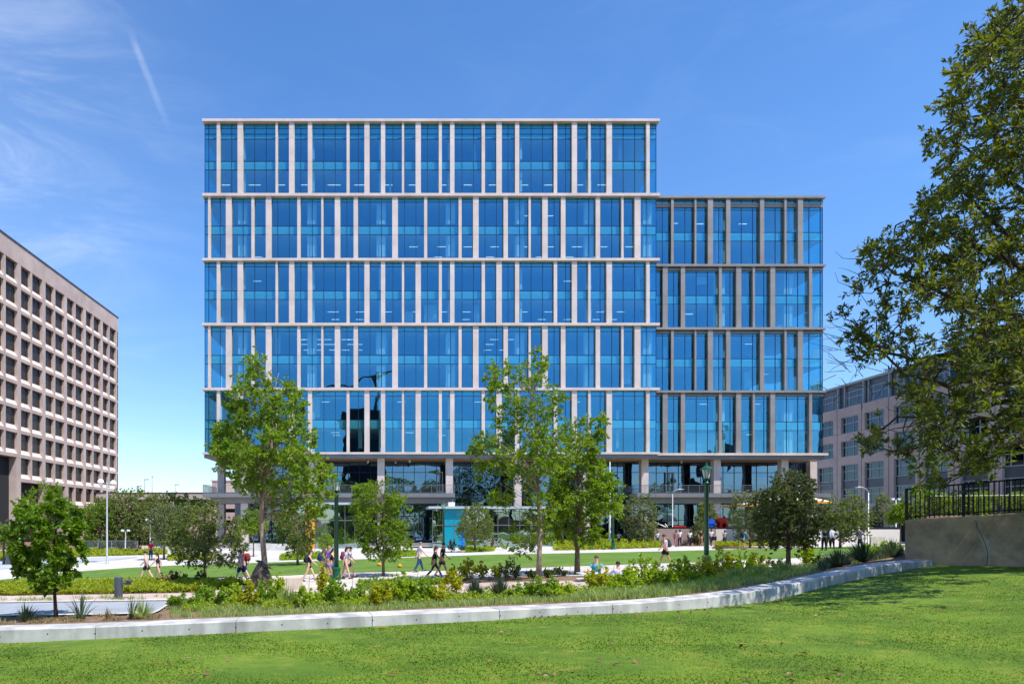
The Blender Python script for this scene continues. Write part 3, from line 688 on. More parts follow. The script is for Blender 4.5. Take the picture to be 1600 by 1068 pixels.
def storefront(par, pxa, pxb, D, y0, y1, hs, m, step=1.55, frame=M_mull, name='storefront_pane'):
    xa, xb = bx(pxa, D), bx(pxb, D); n = max(1, round((xb - xa) / step)); zs = [bz(y, D) for y in sorted([y0, y1] + hs, reverse=True)]; fr = MB()
    for k in range(n):
        a, b = xa + (xb - xa) * k / n, xa + (xb - xa) * (k + 1) / n
        for j in range(len(zs) - 1):
            MB().box(a + .04, b - .04, D, D + .03, zs[j] + .04, zs[j + 1] - .04).build(name, m, par)
    for k in range(n + 1):
        x = xa + (xb - xa) * k / n; fr.box(x - .035, x + .035, D - .06, D + .08, zs[0], zs[-1])
    for z in zs: fr.box(xa, xb, D - .04, D + .06, z - .035, z + .035)
    fr.build('storefront_frame', frame, par)
storefront(off, 390, 699, 95.6, 722, 769, [737.5], G_store)
storefront(off, 700, 1000, 95.6, 722, 850, [737.5, 773, 792], G_store)
storefront(off, 390, 699, 96.4, 786, 851, [806], G_store)
storefront(wing, 1008, 1269, 97.5, 722.5, 769, [738], G_store)
storefront(wing, 1008, 1269, 97, 786, 846, [812], G_store)
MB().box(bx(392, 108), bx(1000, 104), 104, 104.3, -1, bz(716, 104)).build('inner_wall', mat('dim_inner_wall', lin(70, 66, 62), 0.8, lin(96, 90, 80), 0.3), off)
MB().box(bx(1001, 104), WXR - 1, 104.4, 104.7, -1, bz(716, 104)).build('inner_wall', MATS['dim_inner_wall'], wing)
MB().box(bx(390, 96.4), bx(392.5, 96.4), 96, 112, -.6, bz(716, 96)).build('end_wall', M_stone2, off)
MB().box(bx(1269, 97), bx(1272, 97), 97.6, 112, -.6, bz(718, 97)).build('end_wall', M_stone2, wing)
MB().box(bx(330, 90), bx(1300, 92), 89.7, 112, -.75, bz(848, 90)).build('plinth', M_stone2, off)
for (px0, px1, yb_, D, par) in ((646, 662, 840.5, 96.2, off), (682, 692, 769, 95.4, off), (1039.5, 1053, 769, 97.3, wing)):
    x0, x1, z0 = bx(px0, D), bx(px1, D), bz(yb_, D); z1 = z0 + 2.9
    q = MB().box(x0, x0 + .14, D - .12, D, z0, z1).box(x1 - .14, x1, D - .12, D, z0, z1).box(x0 + .14, x1 - .14, D - .12, D, z1 - .14, z1).box(x0 + .14, x1 - .14, D - .12, D, z0, z0 + .2)
    d = q.build('door', M_frame, par); MB().box((x0 + x1) / 2 + .25, (x0 + x1) / 2 + .3, D - .2, D - .14, z0 + .9, z0 + 1.5).build('handle', M_galv, d)
    MB().box((x0 + x1) / 2 - .04, (x0 + x1) / 2 + .04, D - .1, D - .02, z0 + .2, z1 - .14).build('stile', M_frame, d)
# pendant lamps under the soffit
for px, y, D, par in ((640, 715, 92, off), (618, 717, 94, off), (1065, 716, 94, wing), (575, 716, 93, off)):
    P = at(px, y, D); t = MB().tube([(P.x, P.y, bz(715.2, D0) + .1), (P.x, P.y, P.z - .2)], .02, 5); t.lathe([(.03, -.5), (.14, -.62), (.12, -.9), (.02, -.95)], 8, (P.x, P.y, P.z + .3)); t.build('pendant_lamp', M_white, par)
# glass pavilions at ground level in front
def pavilion(px0, px1, ytop, D, label, panels, name='glass_pavilion', depth=6):
    x0, x1 = bx(px0, D), bx(px1, D); zt = bz(ytop, D); zg = float(ground((x0 + x1) / 2, D)) - .3
    t = thing(name, label, 'pavilion', ((x0 + x1) / 2, D + depth / 2, zg + .3))
    MB().box(x0 - .5, x1 + .3, D - .5, D + depth, zt - .28, zt).build('roof', M_frame, t)
    n = round((x1 - x0) / 1.3); fr = MB(); zm = zt - .3 - 1.9
    for k in range(n):
        a, b = x0 + (x1 - x0) * k / n, x0 + (x1 - x0) * (k + 1) / n; mm = G_pav; nm = 'pane'
        for (pa, pb, pm, pn) in panels:
            if pa <= PX + (a + b) / 2 / D * F <= pb: mm, nm = pm, pn
        MB().box(a + .025, b - .025, D, D + .03, zm + .04, zt - .32).build(nm, mm, t)
        MB().box(a + .025, b - .025, D, D + .03, zg, zm - .04).build(nm, mm, t)
    for k in range(n + 1): x = x0 + (x1 - x0) * k / n; fr.box(x - .025, x + .025, D - .05, D + .07, zg, zt - .29)
    fr.box(x0, x1, D - .07, D + .05, zm - .04, zm + .04); fr.build('frame', M_rail, t)
    MB().box(x0 - .03, x0 - .01, D + .05, D + depth, zg, zt - .32).build('pane', G_pav, t)
    MB().box(x1 + .01, x1 + .03, D + .05, D + depth, zg, zt - .32).build('pane', G_pav, t)
    MB().box(x0 + .5, x1 - .5, D + depth - .4, D + depth - .2, zg, zt - .3).build('rear_wall', M_int, t)
    return t
M_or = mat('orange_panel', lin(226, 152, 38), 0.5); M_cy = mat('cyan_panel', lin(8, 140, 162), 0.25, spec=0.6); M_cy2 = mat('deep_cyan_panel', lin(0, 120, 170), 0.25)
pavilion(446, 570, 784.5, 84, 'glass pavilion with an orange panel under the left terrace, behind the first green lamp post', [(470, 497, M_or, 'orange_panel')])
pv = pavilion(676, 880, 790.5, 80, 'low glass pavilion with a turquoise panel at the centre of the building front', [(697, 719, M_cy, 'turquoise_panel')])
P = at(707, 791, 80); MB().box(P.x - .38, P.x + .38, 81, 82, P.z, P.z + .55).build('roof_vent', M_white, pv)
# ------------------------------------------------------------------ left tower of brown-pink concrete
TX = -60.2; Z0 = 41.3 + CAMH; FL = 3.9
tow = thing('concrete_tower', 'brown-pink concrete office block with a grid of deep dark windows at the left edge', 'building', (TX - 10, 125, -.5))
y_start = 106.5 - 7.85 * 3; y_end = 150.2
bays = []
k = 0
while True:
    a = y_start + 7.85 * k; bays += [(a, a + 3.35, a + 3.35 + .95), (a + 4.4, a + 4.4 + 2.95, a + 7.85)]; k += 1
    if a + 7.85 + 3 > y_end: break
bays = [b for b in bays if b[1] < y_end]
def nrows(y): return 8 if y < 109.5 else (9 if y < 126 else 10)
MB().box(TX - 24, TX, y_start - 2, y_end, Z0 + .02, Z0 + 3.1).build('parapet', M_tower, tow)
MB().box(TX - 24, TX + .12, y_start - 2, y_end + .1, Z0 + 3.1, Z0 + 3.3).build('roof_coping', M_slate, tow)
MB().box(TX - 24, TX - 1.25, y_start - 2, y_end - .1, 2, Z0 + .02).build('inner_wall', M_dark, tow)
MB().box(TX - 24, TX, y_end - .5, y_end, -1, Z0).build('end_wall', M_tower, tow)
srcs = {}
def tinst(key, mk, loc):
    if key not in srcs:
        q = mk(); o = Vector(ORG[tow.name]); q[0].v = [(a + o.x, b + o.y, c + o.z) for a, b, c in q[0].v]; s = q[0].build(q[1], q[2], tow); s.location = Vector(loc) - o; srcs[key] = s
    else: inst(srcs[key], tow, loc)
for r in range(11):
    z = Z0 - FL * r
    # floor beam under row r-1 / over row r
    ys = y_start - 2
    ye = y_end
    if r >= 8 + 1: ys = 110.6 if r == 9 else 126.2
    if r == 0: continue
    MB().box(TX - 1.6, TX, ys, ye - .52, z, z + .52).build('floor_beam', M_tower, tow)
for bi, (a, b, c) in enumerate(bays):
    w = b - a; single = bi % 2 == 1
    for r in range(nrows(a)):
        z = Z0 - FL * r
        tinst(('w', round(w, 2)), lambda: (MB().box(-.04, 0, 0.0, w, -2.62, 0), 'window', M_win), (TX - .5, a, z))
        # sloping sill
        tinst(('s', round(w, 2)), lambda: (MB().add([(-.5, 0, -2.62), (-.02, 0, -3.36), (-.5, 0, -3.38), (-.5, w, -2.62), (-.02, w, -3.36), (-.5, w, -3.38)], [(0, 1, 4, 3), (0, 2, 1), (3, 4, 5), (1, 2, 5, 4)]), 'sill', M_sillw), (TX, a, z))
        # fins on the far side of each opening
        if not single:
            tinst('fin1', lambda: (MB().box(-1.2, 0, 0, 1.05, -FL + .52, 0), 'fin', M_tower), (TX, b, z))
        else:
            tinst('fin2a', lambda: (MB().box(-1.2, 0, 0, .2, -FL + .52, 0), 'fin', M_tower), (TX, b, z))
            tinst('fin2b', lambda: (MB().box(-1.2, 0, .33, .5, -FL + .52, 0), 'fin', M_tower), (TX, b, z))
# open base: tall columns and recessed walls
for y0, w, top in ((109.6, 1.3, 8), (118.6, .9, 9), (126.0, 1.2, 9), (134, .9, 10), (142, .9, 10), (149.2, .8, 10), (92, 1.4, 8), (y_start - 2, 1.4, 8)):
    zt = Z0 - FL * top
    MB().box(TX - 2.8, TX - .01, y0, y0 + w, -1.4, zt - .001).build('column', M_tower, tow)
MB().box(TX - 9, TX - 8.6, 92, 109.6, -1.4, Z0 - FL * 8).build('recess_wall', M_tower, tow)
MB().box(TX - 8.6, TX - 8.5, 103, 106.5, 8.5, 11.8).build('window', M_win, tow)
MB().box(TX - 6, TX - 5.6, 110.9, 150, -1.4, Z0 - FL * 9).build('recess_wall', M_tower, tow)
MB().box(TX - 8.6, TX - 2.9, 109.7, 110.3, -1.4, Z0 - FL * 8).build('pier_wall', M_tower, tow)
MB().box(TX - 10, TX + 3, 85, 151, -1.6, float(bz(851, 108)) ).build('base_kerb', M_conc, tow)
for y0 in np.arange(128, 150, 2.6): MB().box(TX - 5.59, TX - 5.5, y0, y0 + 1.8, 1, 3.4).build('window', M_win, tow)

# ------------------------------------------------------------------ right building of rose granite
RX = 76.0
rb = thing('granite_building', 'rose granite office building with a slate grey top storey, behind the magnolia branches', 'building', (RX + 10, 105, -.5))
Zr = lambda v: v + CAMH
ys, ye = 62.0, 150.0
MB().box(RX + .8, RX + 26, ys, ye, -1.5, Zr(18.6)).build('inner_wall', M_dark, rb)
MB().box(RX + 1.0, RX + 26, ys, ye, Zr(18.8), Zr(22.6)).build('top_storey', M_slate, rb)
MB().box(RX + .55, RX + 26, ys, ye, Zr(22.6), Zr(22.95)).build('roof_edge', M_frame, rb)
starts = [115.6 - 4.4, 109.8 - 4.35, 103.3 - 4.2, 97.5 - 4.2]
st = []; y = 93.3
k = 0
while y > ys + 5: y -= (1.95 if k % 2 else 2.1); st.append(y - 4.25); y -= 4.25; k += 1
y = 115.6
while y < ye - 7: y += 1.9; st.append(y); y += 4.3
st = sorted(st + starts)
rows = [(17.2, 14.5), (13.2, 10.6), (9.2, 6.6), (5.2, 2.6)]
# masonry between the openings: horizontal courses and piers, each its own piece
zc = [18.8, 17.2, 14.5, 13.2, 10.6, 9.2, 6.6, 5.2, 2.6, 1.3]
for za, zb in ((18.8, 17.2), (14.5, 13.2), (10.6, 9.2), (2.6, 1.4)):
    q = MB(); y = ys
    while y < ye: q.box(RX, RX + .8, y + .01, min(y + 3.07, ye) - .01, Zr(zb), Zr(za)); y += 3.07
    q.build('stone_course', M_gran2, rb)
edges = [ys] + [v for s in st for v in (s, s + 4.25)] + [ye]
for i in range(0, len(edges), 2):
    a, b = edges[i], edges[i + 1]
    if b - a < .1: continue
    for za, zb in ((17.2, 14.5), (13.2, 10.6), (9.2, 2.6), (1.4, -3.5)):
        q = MB(); z = za
        while z > zb + .05: q.box(RX + .001, RX + .8, a, b, Zr(max(z - 1.33, zb)) + .008, Zr(z) - .008); z -= 1.33
        q.build('pier', M_gran2, rb)
    MB().box(RX - .02, RX + .02, (a + b) / 2 - .03, (a + b) / 2 + .03, Zr(-3), Zr(18.79)).build('joint_strip', M_dark, rb)
M_rglass = glassmat('office_window_glass', (0.12, 0.15, 0.16), (0.30, 0.38, 0.46), 0.24, wob=0.02)
def rwin(x, y0, z1, z0, w=4.25, frm=M_frame):
    f = MB(); t = .1
    for yy in (y0, y0 + w * .36, y0 + w * .78, y0 + w - t): f.box(x, x + .15, yy, yy + t, Zr(z0), Zr(z1))
    for zz in (z0, z0 + (z1 - z0) * .58, z1 - t): f.box(x + .01, x + .14, y0, y0 + w, Zr(zz), Zr(zz) + t)
    o = f.build('window', frm, rb)
    MB().box(x + .06, x + .09, y0 + .05, y0 + w - .05, Zr(z0) + .05, Zr(z1) - .03).build('pane', M_rglass, o)
for s in st:
    for z1, z0 in rows: rwin(RX + .3, s, z1, z0)
    MB().box(RX + .32, RX + .8, s, s + 4.25, Zr(5.2), Zr(6.6)).build('spandrel_panel', M_slate, rb)
    rwin(RX + .9, s, 21.5, 19.0)
    MB().box(RX + .6, RX + 1.0, s - .35, s - .15, Zr(18.81), Zr(22.6)).build('metal_pilaster', M_frame, rb)
    MB().box(RX + .7, RX + 1.0, s + 4.4, s + 4.55, Zr(18.81), Zr(22.6)).build('metal_pilaster', M_frame, rb)
# nearer part stands a little proud and higher
MB().box(RX - 1.2, RX - .03, ys, 92.0, Zr(18.85), Zr(23.6)).build('glazed_upper_bay', M_rglass, rb)
for y0 in np.arange(ys, 92, 2.1): MB().box(RX - 1.3, RX - 1.21, y0, y0 + .18, Zr(18.85), Zr(23.8)).build('metal_pilaster', M_frame, rb)
MB().box(RX - 1.35, RX, ys, 92.05, Zr(23.6), Zr(23.9)).build('roof_edge', M_frame, rb)

# ------------------------------------------------------------------ parking garage far left, wall behind it
gx0, gx1 = -120.0, bx(420, 140)
gar = thing('parking_garage', 'low rosy concrete parking garage seen between the concrete tower and the glass building', 'building', ((gx0 + gx1) / 2, 150, -1))
zt = bz(770, 140)
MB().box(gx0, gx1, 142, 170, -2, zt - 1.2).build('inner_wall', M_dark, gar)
for za, zb in ((769.5, 778), (784.5, 794), (800, 812), (818, 840)):
    MB().box(gx0, gx1, 140, 140.5, bz(zb, 140), bz(za, 140)).build('parapet_beam', M_gran2, gar)
MB().box(gx0, gx1, 139.9, 140.6, bz(769.5, 140), bz(768.6, 140)).build('coping', M_slate, gar)
for px in (-150, -60, 30, 120, 190, 269, 336, 405): x = bx(px, 140); MB().box(x - .5, x + .6, 140.05, 141.9, -2, zt - .2).build('column', M_gran2, gar)
MB().box(gx0, gx1, 142, 170, zt - 1.2, zt - .9).build('roof', M_conc, gar)
x0, x1 = bx(331, 150), bx(403, 150)
tag(MB().box(x0, x1, 150, 158, -1, bz(751, 150)).box(x0 - .3, x1, 149.8, 158, bz(751, 150), bz(749.5, 150)).build('service_building', M_gran2), 'small flat-roofed pinkish building seen through the open corner under the glass building', 'building')
def mast(px, yt, yb, D, label, arm=.9, group='thin light masts on the garage roof'):
    P = at(px, yb, D); h = (yb - yt) / F * D
    t = thing('light_mast', label, 'street lamp', tuple(P), group)
    MB().tube([P, P + Vector((0, 0, h))], [.09, .05], 5).build('pole', M_galv, t)
    MB().box(P.x - .1, P.x + arm, P.y - .12, P.y + .12, P.z + h - .05, P.z + h + .12).build('lamp_head', M_galv, t)
mast(226, 749, 768.5, 145, 'light mast with a short arm on the garage roof, left of the tallest one')
mast(237.5, 744.5, 768.5, 150, 'tallest thin light mast on the garage roof', .3)
mast(273.5, 757, 768.5, 145, 'short light mast on the garage roof, nearest the glass building')
mast(215, 759, 768.5, 150, 'shortest light mast on the garage roof, beside the concrete tower')

# ------------------------------------------------------------------ what the glass mirrors: buildings and trees on the near side
M_ref = mat('shaded_block', lin(60, 62, 66), 0.8, lin(40, 44, 50), 0.2)
tag(MB().box(-18, -4, -95, -75, 0, 44).build('mirrored_tower', M_ref), 'dark tower standing behind the viewpoint, mirrored in the lower left panes', 'building')
tag(MB().box(-74, -58, -95, -70, 0, 50).build('mirrored_tower', M_ref), 'dark block standing behind the viewpoint, mirrored at the left corner of the glass', 'building')
ca = thing('tower_crane', 'construction crane behind the viewpoint, its jib mirrored in the left panes', 'crane', (-6, -80, 44))
MB().tube([(-6, -80, 44), (-6, -80, 58)], .9, 4).build('mast', M_ref, ca); MB().tube([(-34, -80, 50), (2, -80, 60)], .5, 4).build('jib', M_ref, ca)
spire = thing('spire', 'dark lantern tower with a spire behind the viewpoint, mirrored in the right wing', 'tower', (118, -60, 0))
MB().lathe([(4.6, 0), (4.6, 24), (5.2, 24.2), (5.2, 25), (4.2, 25.2)], 12, (118, -60, 0)).build('drum', M_ref, spire)
MB().lathe([(4.2, 0), (3.4, 2.2), (1.4, 6), (.8, 10), (.3, 12), (.02, 13.5)], 12, (118, -60, 25.2)).build('spire_roof', M_ref, spire)

# ------------------------------------------------------------------ play yard wall, far walls
def wallbox(name, label, px0, px1, yt, D, m, th=.4, rail=None, cat='wall', group=None):
    x0, x1 = bx(px0, D), bx(px1, D); zt = bz(yt, D)
    t = thing(name, label, cat, ((x0 + x1) / 2, D, float(ground((x0 + x1) / 2, D))), group)
    panelled(t, 'wall_body', x0, x1, D, D + th, float(ground((x0 + x1) / 2, D)) - 1.2, zt, m, 3)
    if rail: MB().box(x0, x1, D + .05, D + .2, zt + .003, zt + rail).build('dark_coping', M_black, t)
    return t
M_yard = mat('brown_stucco', lin(164, 140, 132), 0.85, lin(150, 128, 120), 0.8)
wallbox('yard_wall', 'brown stucco wall of the play yard behind the row of men in white shirts', 1022, 1118, 825.5, 74, M_yard, rail=.2)
wallbox('yard_wall', 'paler stretch of the play yard wall right of the tall green lamp post', 1118.5, 1204, 826, 74.5, mat('pale_stucco', lin(206, 190, 182), 0.85), rail=.16)
wallbox('yard_wall', 'long pale low wall with a dark coping behind the man in the grey suit', 1262, 1408, 826.5, 72, mat('cream_stucco', lin(222, 208, 200), 0.85), rail=.25)
wallbox('planter_wall', 'limestone block planter wall near the right end of the far path', 1361, 1384, 838, 66, M_lime)
wallbox('ramp_wall', 'pale concrete ramp wall at the left end of the glass building', 372, 452, 849, 80, M_conc)
wallbox('stone_planter', 'tan stone wall beside the man in the red shirt', 221, 236, 852, 84, M_lime)
# steel railings far left
def steelrail(px0, px1, D, label, h=1.3):
    x0, x1 = bx(px0, D), bx(px1, D); zg = float(ground((x0 + x1) / 2, D))
    t = thing('steel_railing', label, 'railing', (x0, D, zg), 'galvanised railings on the far left')
    MB().box(x0, x1, D, D + .06, zg + h - .05, zg + h).box(x0, x1, D, D + .05, zg + .12, zg + .17).build('rail', M_galv, t)
    n = max(2, round((x1 - x0) / 1.5))
    for k in range(n + 1): x = x0 + (x1 - x0) * k / n; MB().box(x - .04, x + .04, D - .05, D - .005, zg - .2, zg + h).build('post', M_galv, t)
    q = MB()
    for k in range(int((x1 - x0) / .14)): q.box(x0 + k * .14 - .01, x0 + k * .14 + .01, D + .01, D + .03, zg + .17, zg + h - .05)
    q.build('baluster', M_galv, t, kind='stuff')
steelrail(133, 215, 82, 'galvanised railing left of the tan stone wall, behind the tall double lamp')
steelrail(238, 312, 82, 'galvanised railing behind the round grey-green tree on the left')
# play things
M_red = mat('red_plastic', lin(222, 40, 32), 0.4); M_pblue = mat('blue_plastic', lin(24, 96, 214), 0.4); M_yel = mat('yellow_plastic', lin(238, 200, 40), 0.4)
D = 78; P = at(1132, 826, D); z = P.z - .3
h = thing('playhouse', 'small red plastic playhouse with a rounded roof in the play yard', 'playhouse', (P.x, D, z))
MB().box(P.x - .45, P.x - .22, D, D + 1, z, z + 1.1).box(P.x + .22, P.x + .45, D, D + 1, z, z + 1.1).box(P.x - .22, P.x + .22, D, D + 1, z + .95, z + 1.1).build('wall', M_red, h)
MB().prism([(P.x - .62, z + 1.1), (P.x + .62, z + 1.1), (P.x + .5, z + 1.4), (P.x + .25, z + 1.6), (P.x - .25, z + 1.6), (P.x - .5, z + 1.4)], D - .1, D + 1.1).build('roof', M_red, h)
MB().box(P.x - .2, P.x + .2, D + .5, D + .55, z, z + .94).build('door', M_black, h)
P = at(1113, 826, D); z = P.z - .3
tag(MB().box(P.x - .35, P.x + .35, D, D + .9, z, z + .9).prism([(P.x - .5, z + .9), (P.x + .5, z + .9), (P.x, z + 1.5)], D - .1, D + 1).build('toy_hut', M_pblue), 'blue plastic toy hut in the play yard left of the red playhouse', 'play hut')
P = at(1062, 825, D); z = P.z - .2
tag(MB().prism([(P.x - .9, z + .15), (P.x - .2, z + .5), (P.x + .7, z + .45), (P.x + 1.2, z + .1), (P.x + .6, z + .28), (P.x - .2, z + .32)], D, D + .6).build('toy_slide', M_red), 'low red plastic slide behind the brown play yard wall', 'slide')
P = at(1042, 825, D); z = P.z - .3
tag(MB().box(P.x - .7, P.x + .5, D, D + .6, z + .2, z + .42).box(P.x - .6, P.x - .5, D, D + .6, z, z + .2).box(P.x + .3, P.x + .4, D, D + .6, z, z + .2).build('toy_table', M_yel), 'yellow plastic table behind the brown play yard wall', 'play table')
P = at(1018.5, 822, 77); tag(MB().box(P.x - .25, P.x + .25, 77, 77.3, P.z - .6, P.z + .4).build('banner', M_or), 'small orange panel at the left end of the play yard', 'sign')
P = at(1028, 812, 78)
tag(MB().tube([(P.x - .4, 78, P.z - .2), (P.x + 1.6, 78, P.z - 1.1)], .05, 4).tube([(P.x - .2, 78.6, P.z - .2), (P.x + 1.8, 78.6, P.z - 1.1)], .05, 4).tube([(P.x + .9, 78.2, P.z - .4), (P.x + 1.5, 78.2, P.z - 1.2)], .05, 4).build('climbing_frame', M_white), 'white tubular climbing frame at the left end of the play yard', 'climbing frame')
railing('iron_fence', 'short black iron fence beside the red playhouse', (bx(1115, 80), 80), (bx(1126, 80), 80), lambda x: bz(826, 80), 1.9, .2, None, 6)
# canopies
M_canvas = mat('cream_canvas', lin(240, 224, 200), 0.8)
def canopy(px0, px1, pxt, yt, ye, D, label):
    a, b, c = at(px0, ye, D), at(px1, ye, D), at(pxt, yt, D + 3)
    t = thing('shade_canopy', label, 'canopy', (c.x, D + 3, float(ground(c.x, D + 3))), 'cream canvas canopies behind the dark round tree')
    zl = a.z; n = 8; m = MB(); rim = [(a.x, D), ((a.x + b.x) / 2, D - .4), (b.x, D), (b.x + .3, D + 3), (b.x, D + 6), ((a.x + b.x) / 2, D + 6.4), (a.x, D + 6), (a.x - .3, D + 3)]
    V = [(c.x, D + 3, c.z)] + [((c.x + (x - c.x) * .5), (D + 3 + (y - D - 3) * .5), zl + (c.z - zl) * .38) for x, y in rim] + [(x, y, zl + (.12 if i % 2 else 0)) for i, (x, y) in enumerate(rim)]
    m.add(V, [(0, 1 + i, 1 + (i + 1) % n) for i in range(n)] + [(1 + i, 9 + i, 9 + (i + 1) % n, 1 + (i + 1) % n) for i in range(n)]).build('canvas', M_canvas, t)
    m = MB()
    for i, (x, y) in enumerate(rim): x2, y2 = rim[(i + 1) % n]; m.add([(x, y, V[9 + i][2]), (x2, y2, V[9 + (i + 1) % n][2]), (x2, y2, V[9 + (i + 1) % n][2] - .22), (x, y, V[9 + i][2] - .22)], [(0, 1, 2, 3)])
    m.build('valance', M_or, t); MB().tube([(c.x, D + 3, float(ground(c.x, D + 3)) - .2), (c.x, D + 3, c.z - .02)], .07, 6).build('pole', M_white, t)
canopy(1212, 1300, 1243, 767, 783, 70, 'larger cream canvas canopy with a peaked top, right of the dark round tree')
canopy(1172, 1232, 1218, 775, 788, 72, 'lower cream canvas canopy, left of the dark round tree')
# ------------------------------------------------------------------ leaves and trees
def leafquads(P, Nrm, Dir, L, W, fold=0.25):
    """one folded rhombic leaf (2 triangles) per row"""
    n = len(P); S = np.cross(Nrm, Dir); S /= np.linalg.norm(S, axis=1, keepdims=True) + 1e-9
    L = L[:, None]; W = W[:, None]
    base = P - Dir * L * .5; tip = P + Dir * L * .5; up = Nrm * W * fold
    a = P + S * W * .5 + up - Dir * L * .06; b = P - S * W * .5 + up - Dir * L * .06
    V = np.stack([base, a, tip, b], 1).reshape(-1, 3); i = np.arange(n) * 4
    Fc = np.concatenate([np.stack([i, i + 1, i + 2], 1), np.stack([i, i + 2, i + 3], 1)])
    return V, Fc
def unit(n, rng, up=0.0):
    v = rng.normal(size=(n, 3)); v /= np.linalg.norm(v, axis=1, keepdims=True); v[:, 2] += up
    return v / (np.linalg.norm(v, axis=1, keepdims=True) + 1e-9)
def leafset(name, tips, dirs, k, L, m, parent, rng, spread=.6, wr=.45, up=.5, droop=0., kind=None, rnd_base=None, along=0.0):
    """k leaves round each twig tip"""
    n = len(tips) * k; T = np.repeat(tips, k, 0); Dd = np.repeat(dirs, k, 0)
    d = Dd * .7 + unit(n, rng) * spread; d[:, 2] -= droop; d /= np.linalg.norm(d, axis=1, keepdims=True)
    nr = unit(n, rng, up); LL = L * rng.uniform(.65, 1.25, n)
    nr = nr - d * np.sum(nr * d, 1, keepdims=True); nr /= np.linalg.norm(nr, axis=1, keepdims=True) + 1e-9
    P = T + d * LL[:, None] * .6 - Dd * (rng.random(n) * along)[:, None]
    LL = LL * 1.12; V, Fc = leafquads(P, nr, d, LL, LL * wr * 1.15 * rng.uniform(.8, 1.2, n))
    rb = np.repeat(rnd_base, k) if rnd_base is not None else rng.random(n)
    r = np.clip(rb * .5 + rng.random(n) * .5, 0, 1); r = np.concatenate([r, r])
    return npmesh(name, V, Fc, m, parent, rnd=r, kind=kind)
L_bright = leafmat('bright_leaf', (0.11, 0.20, 0.015), (0.23, 0.35, 0.025), (0.34, 0.38, 0.04), .45)
L_mid = leafmat('mid_leaf', (0.10, 0.19, 0.02), (0.24, 0.37, 0.035), (0.44, 0.48, 0.06), .5)
L_oak = leafmat('live_oak_leaf', (0.10, 0.14, 0.035), (0.22, 0.28, 0.07), (0.34, 0.37, 0.09), .42)
L_dark = leafmat('dark_oak_leaf', (0.06, 0.09, 0.03), (0.14, 0.18, 0.055), (0.24, 0.27, 0.07), .36)
L_grey = leafmat('greyish_leaf', (0.11, 0.15, 0.055), (0.21, 0.26, 0.10), (0.3, 0.34, 0.14), .38)
L_big = leafmat('broad_leaf', (0.07, 0.15, 0.01), (0.17, 0.30, 0.02), (0.3, 0.42, 0.04), .45)
L_mag = leafmat('glossy_magnolia_leaf', (0.055, 0.08, 0.016), (0.185, 0.215, 0.035), (0.46, 0.38, 0.045), .45, rough=.45, spec=.35)
L_shrub = leafmat('lime_shrub_leaf', (0.19, 0.32, 0.02), (0.38, 0.50, 0.04), (0.56, 0.58, 0.07), .5)
L_yel = leafmat('yellow_shrub_leaf', (0.26, 0.32, 0.015), (0.48, 0.48, 0.03), (0.62, 0.5, 0.04), .45)
L_green = leafmat('green_shrub_leaf', (0.13, 0.24, 0.03), (0.27, 0.41, 0.05), (0.48, 0.52, 0.08), .5)
L_cover = leafmat('yellow_green_cover_leaf', (0.22, 0.30, 0.02), (0.42, 0.47, 0.04), (0.56, 0.54, 0.07), .4)
L_grass = leafmat('grey_green_blade', (0.19, 0.27, 0.07), (0.38, 0.47, 0.15), (0.58, 0.55, 0.22), .45)
L_dgrass = leafmat('dark_blade', (0.04, 0.07, 0.035), (0.10, 0.14, 0.07), (0.2, 0.22, 0.1), .25)
L_straw = leafmat('straw_blade', (0.22, 0.17, 0.09), (0.36, 0.30, 0.15), (0.3, 0.35, 0.1), .3)
L_red = leafmat('bronze_foliage', (0.14, 0.09, 0.05), (0.24, 0.17, 0.06), (0.33, 0.17, 0.06), .35)

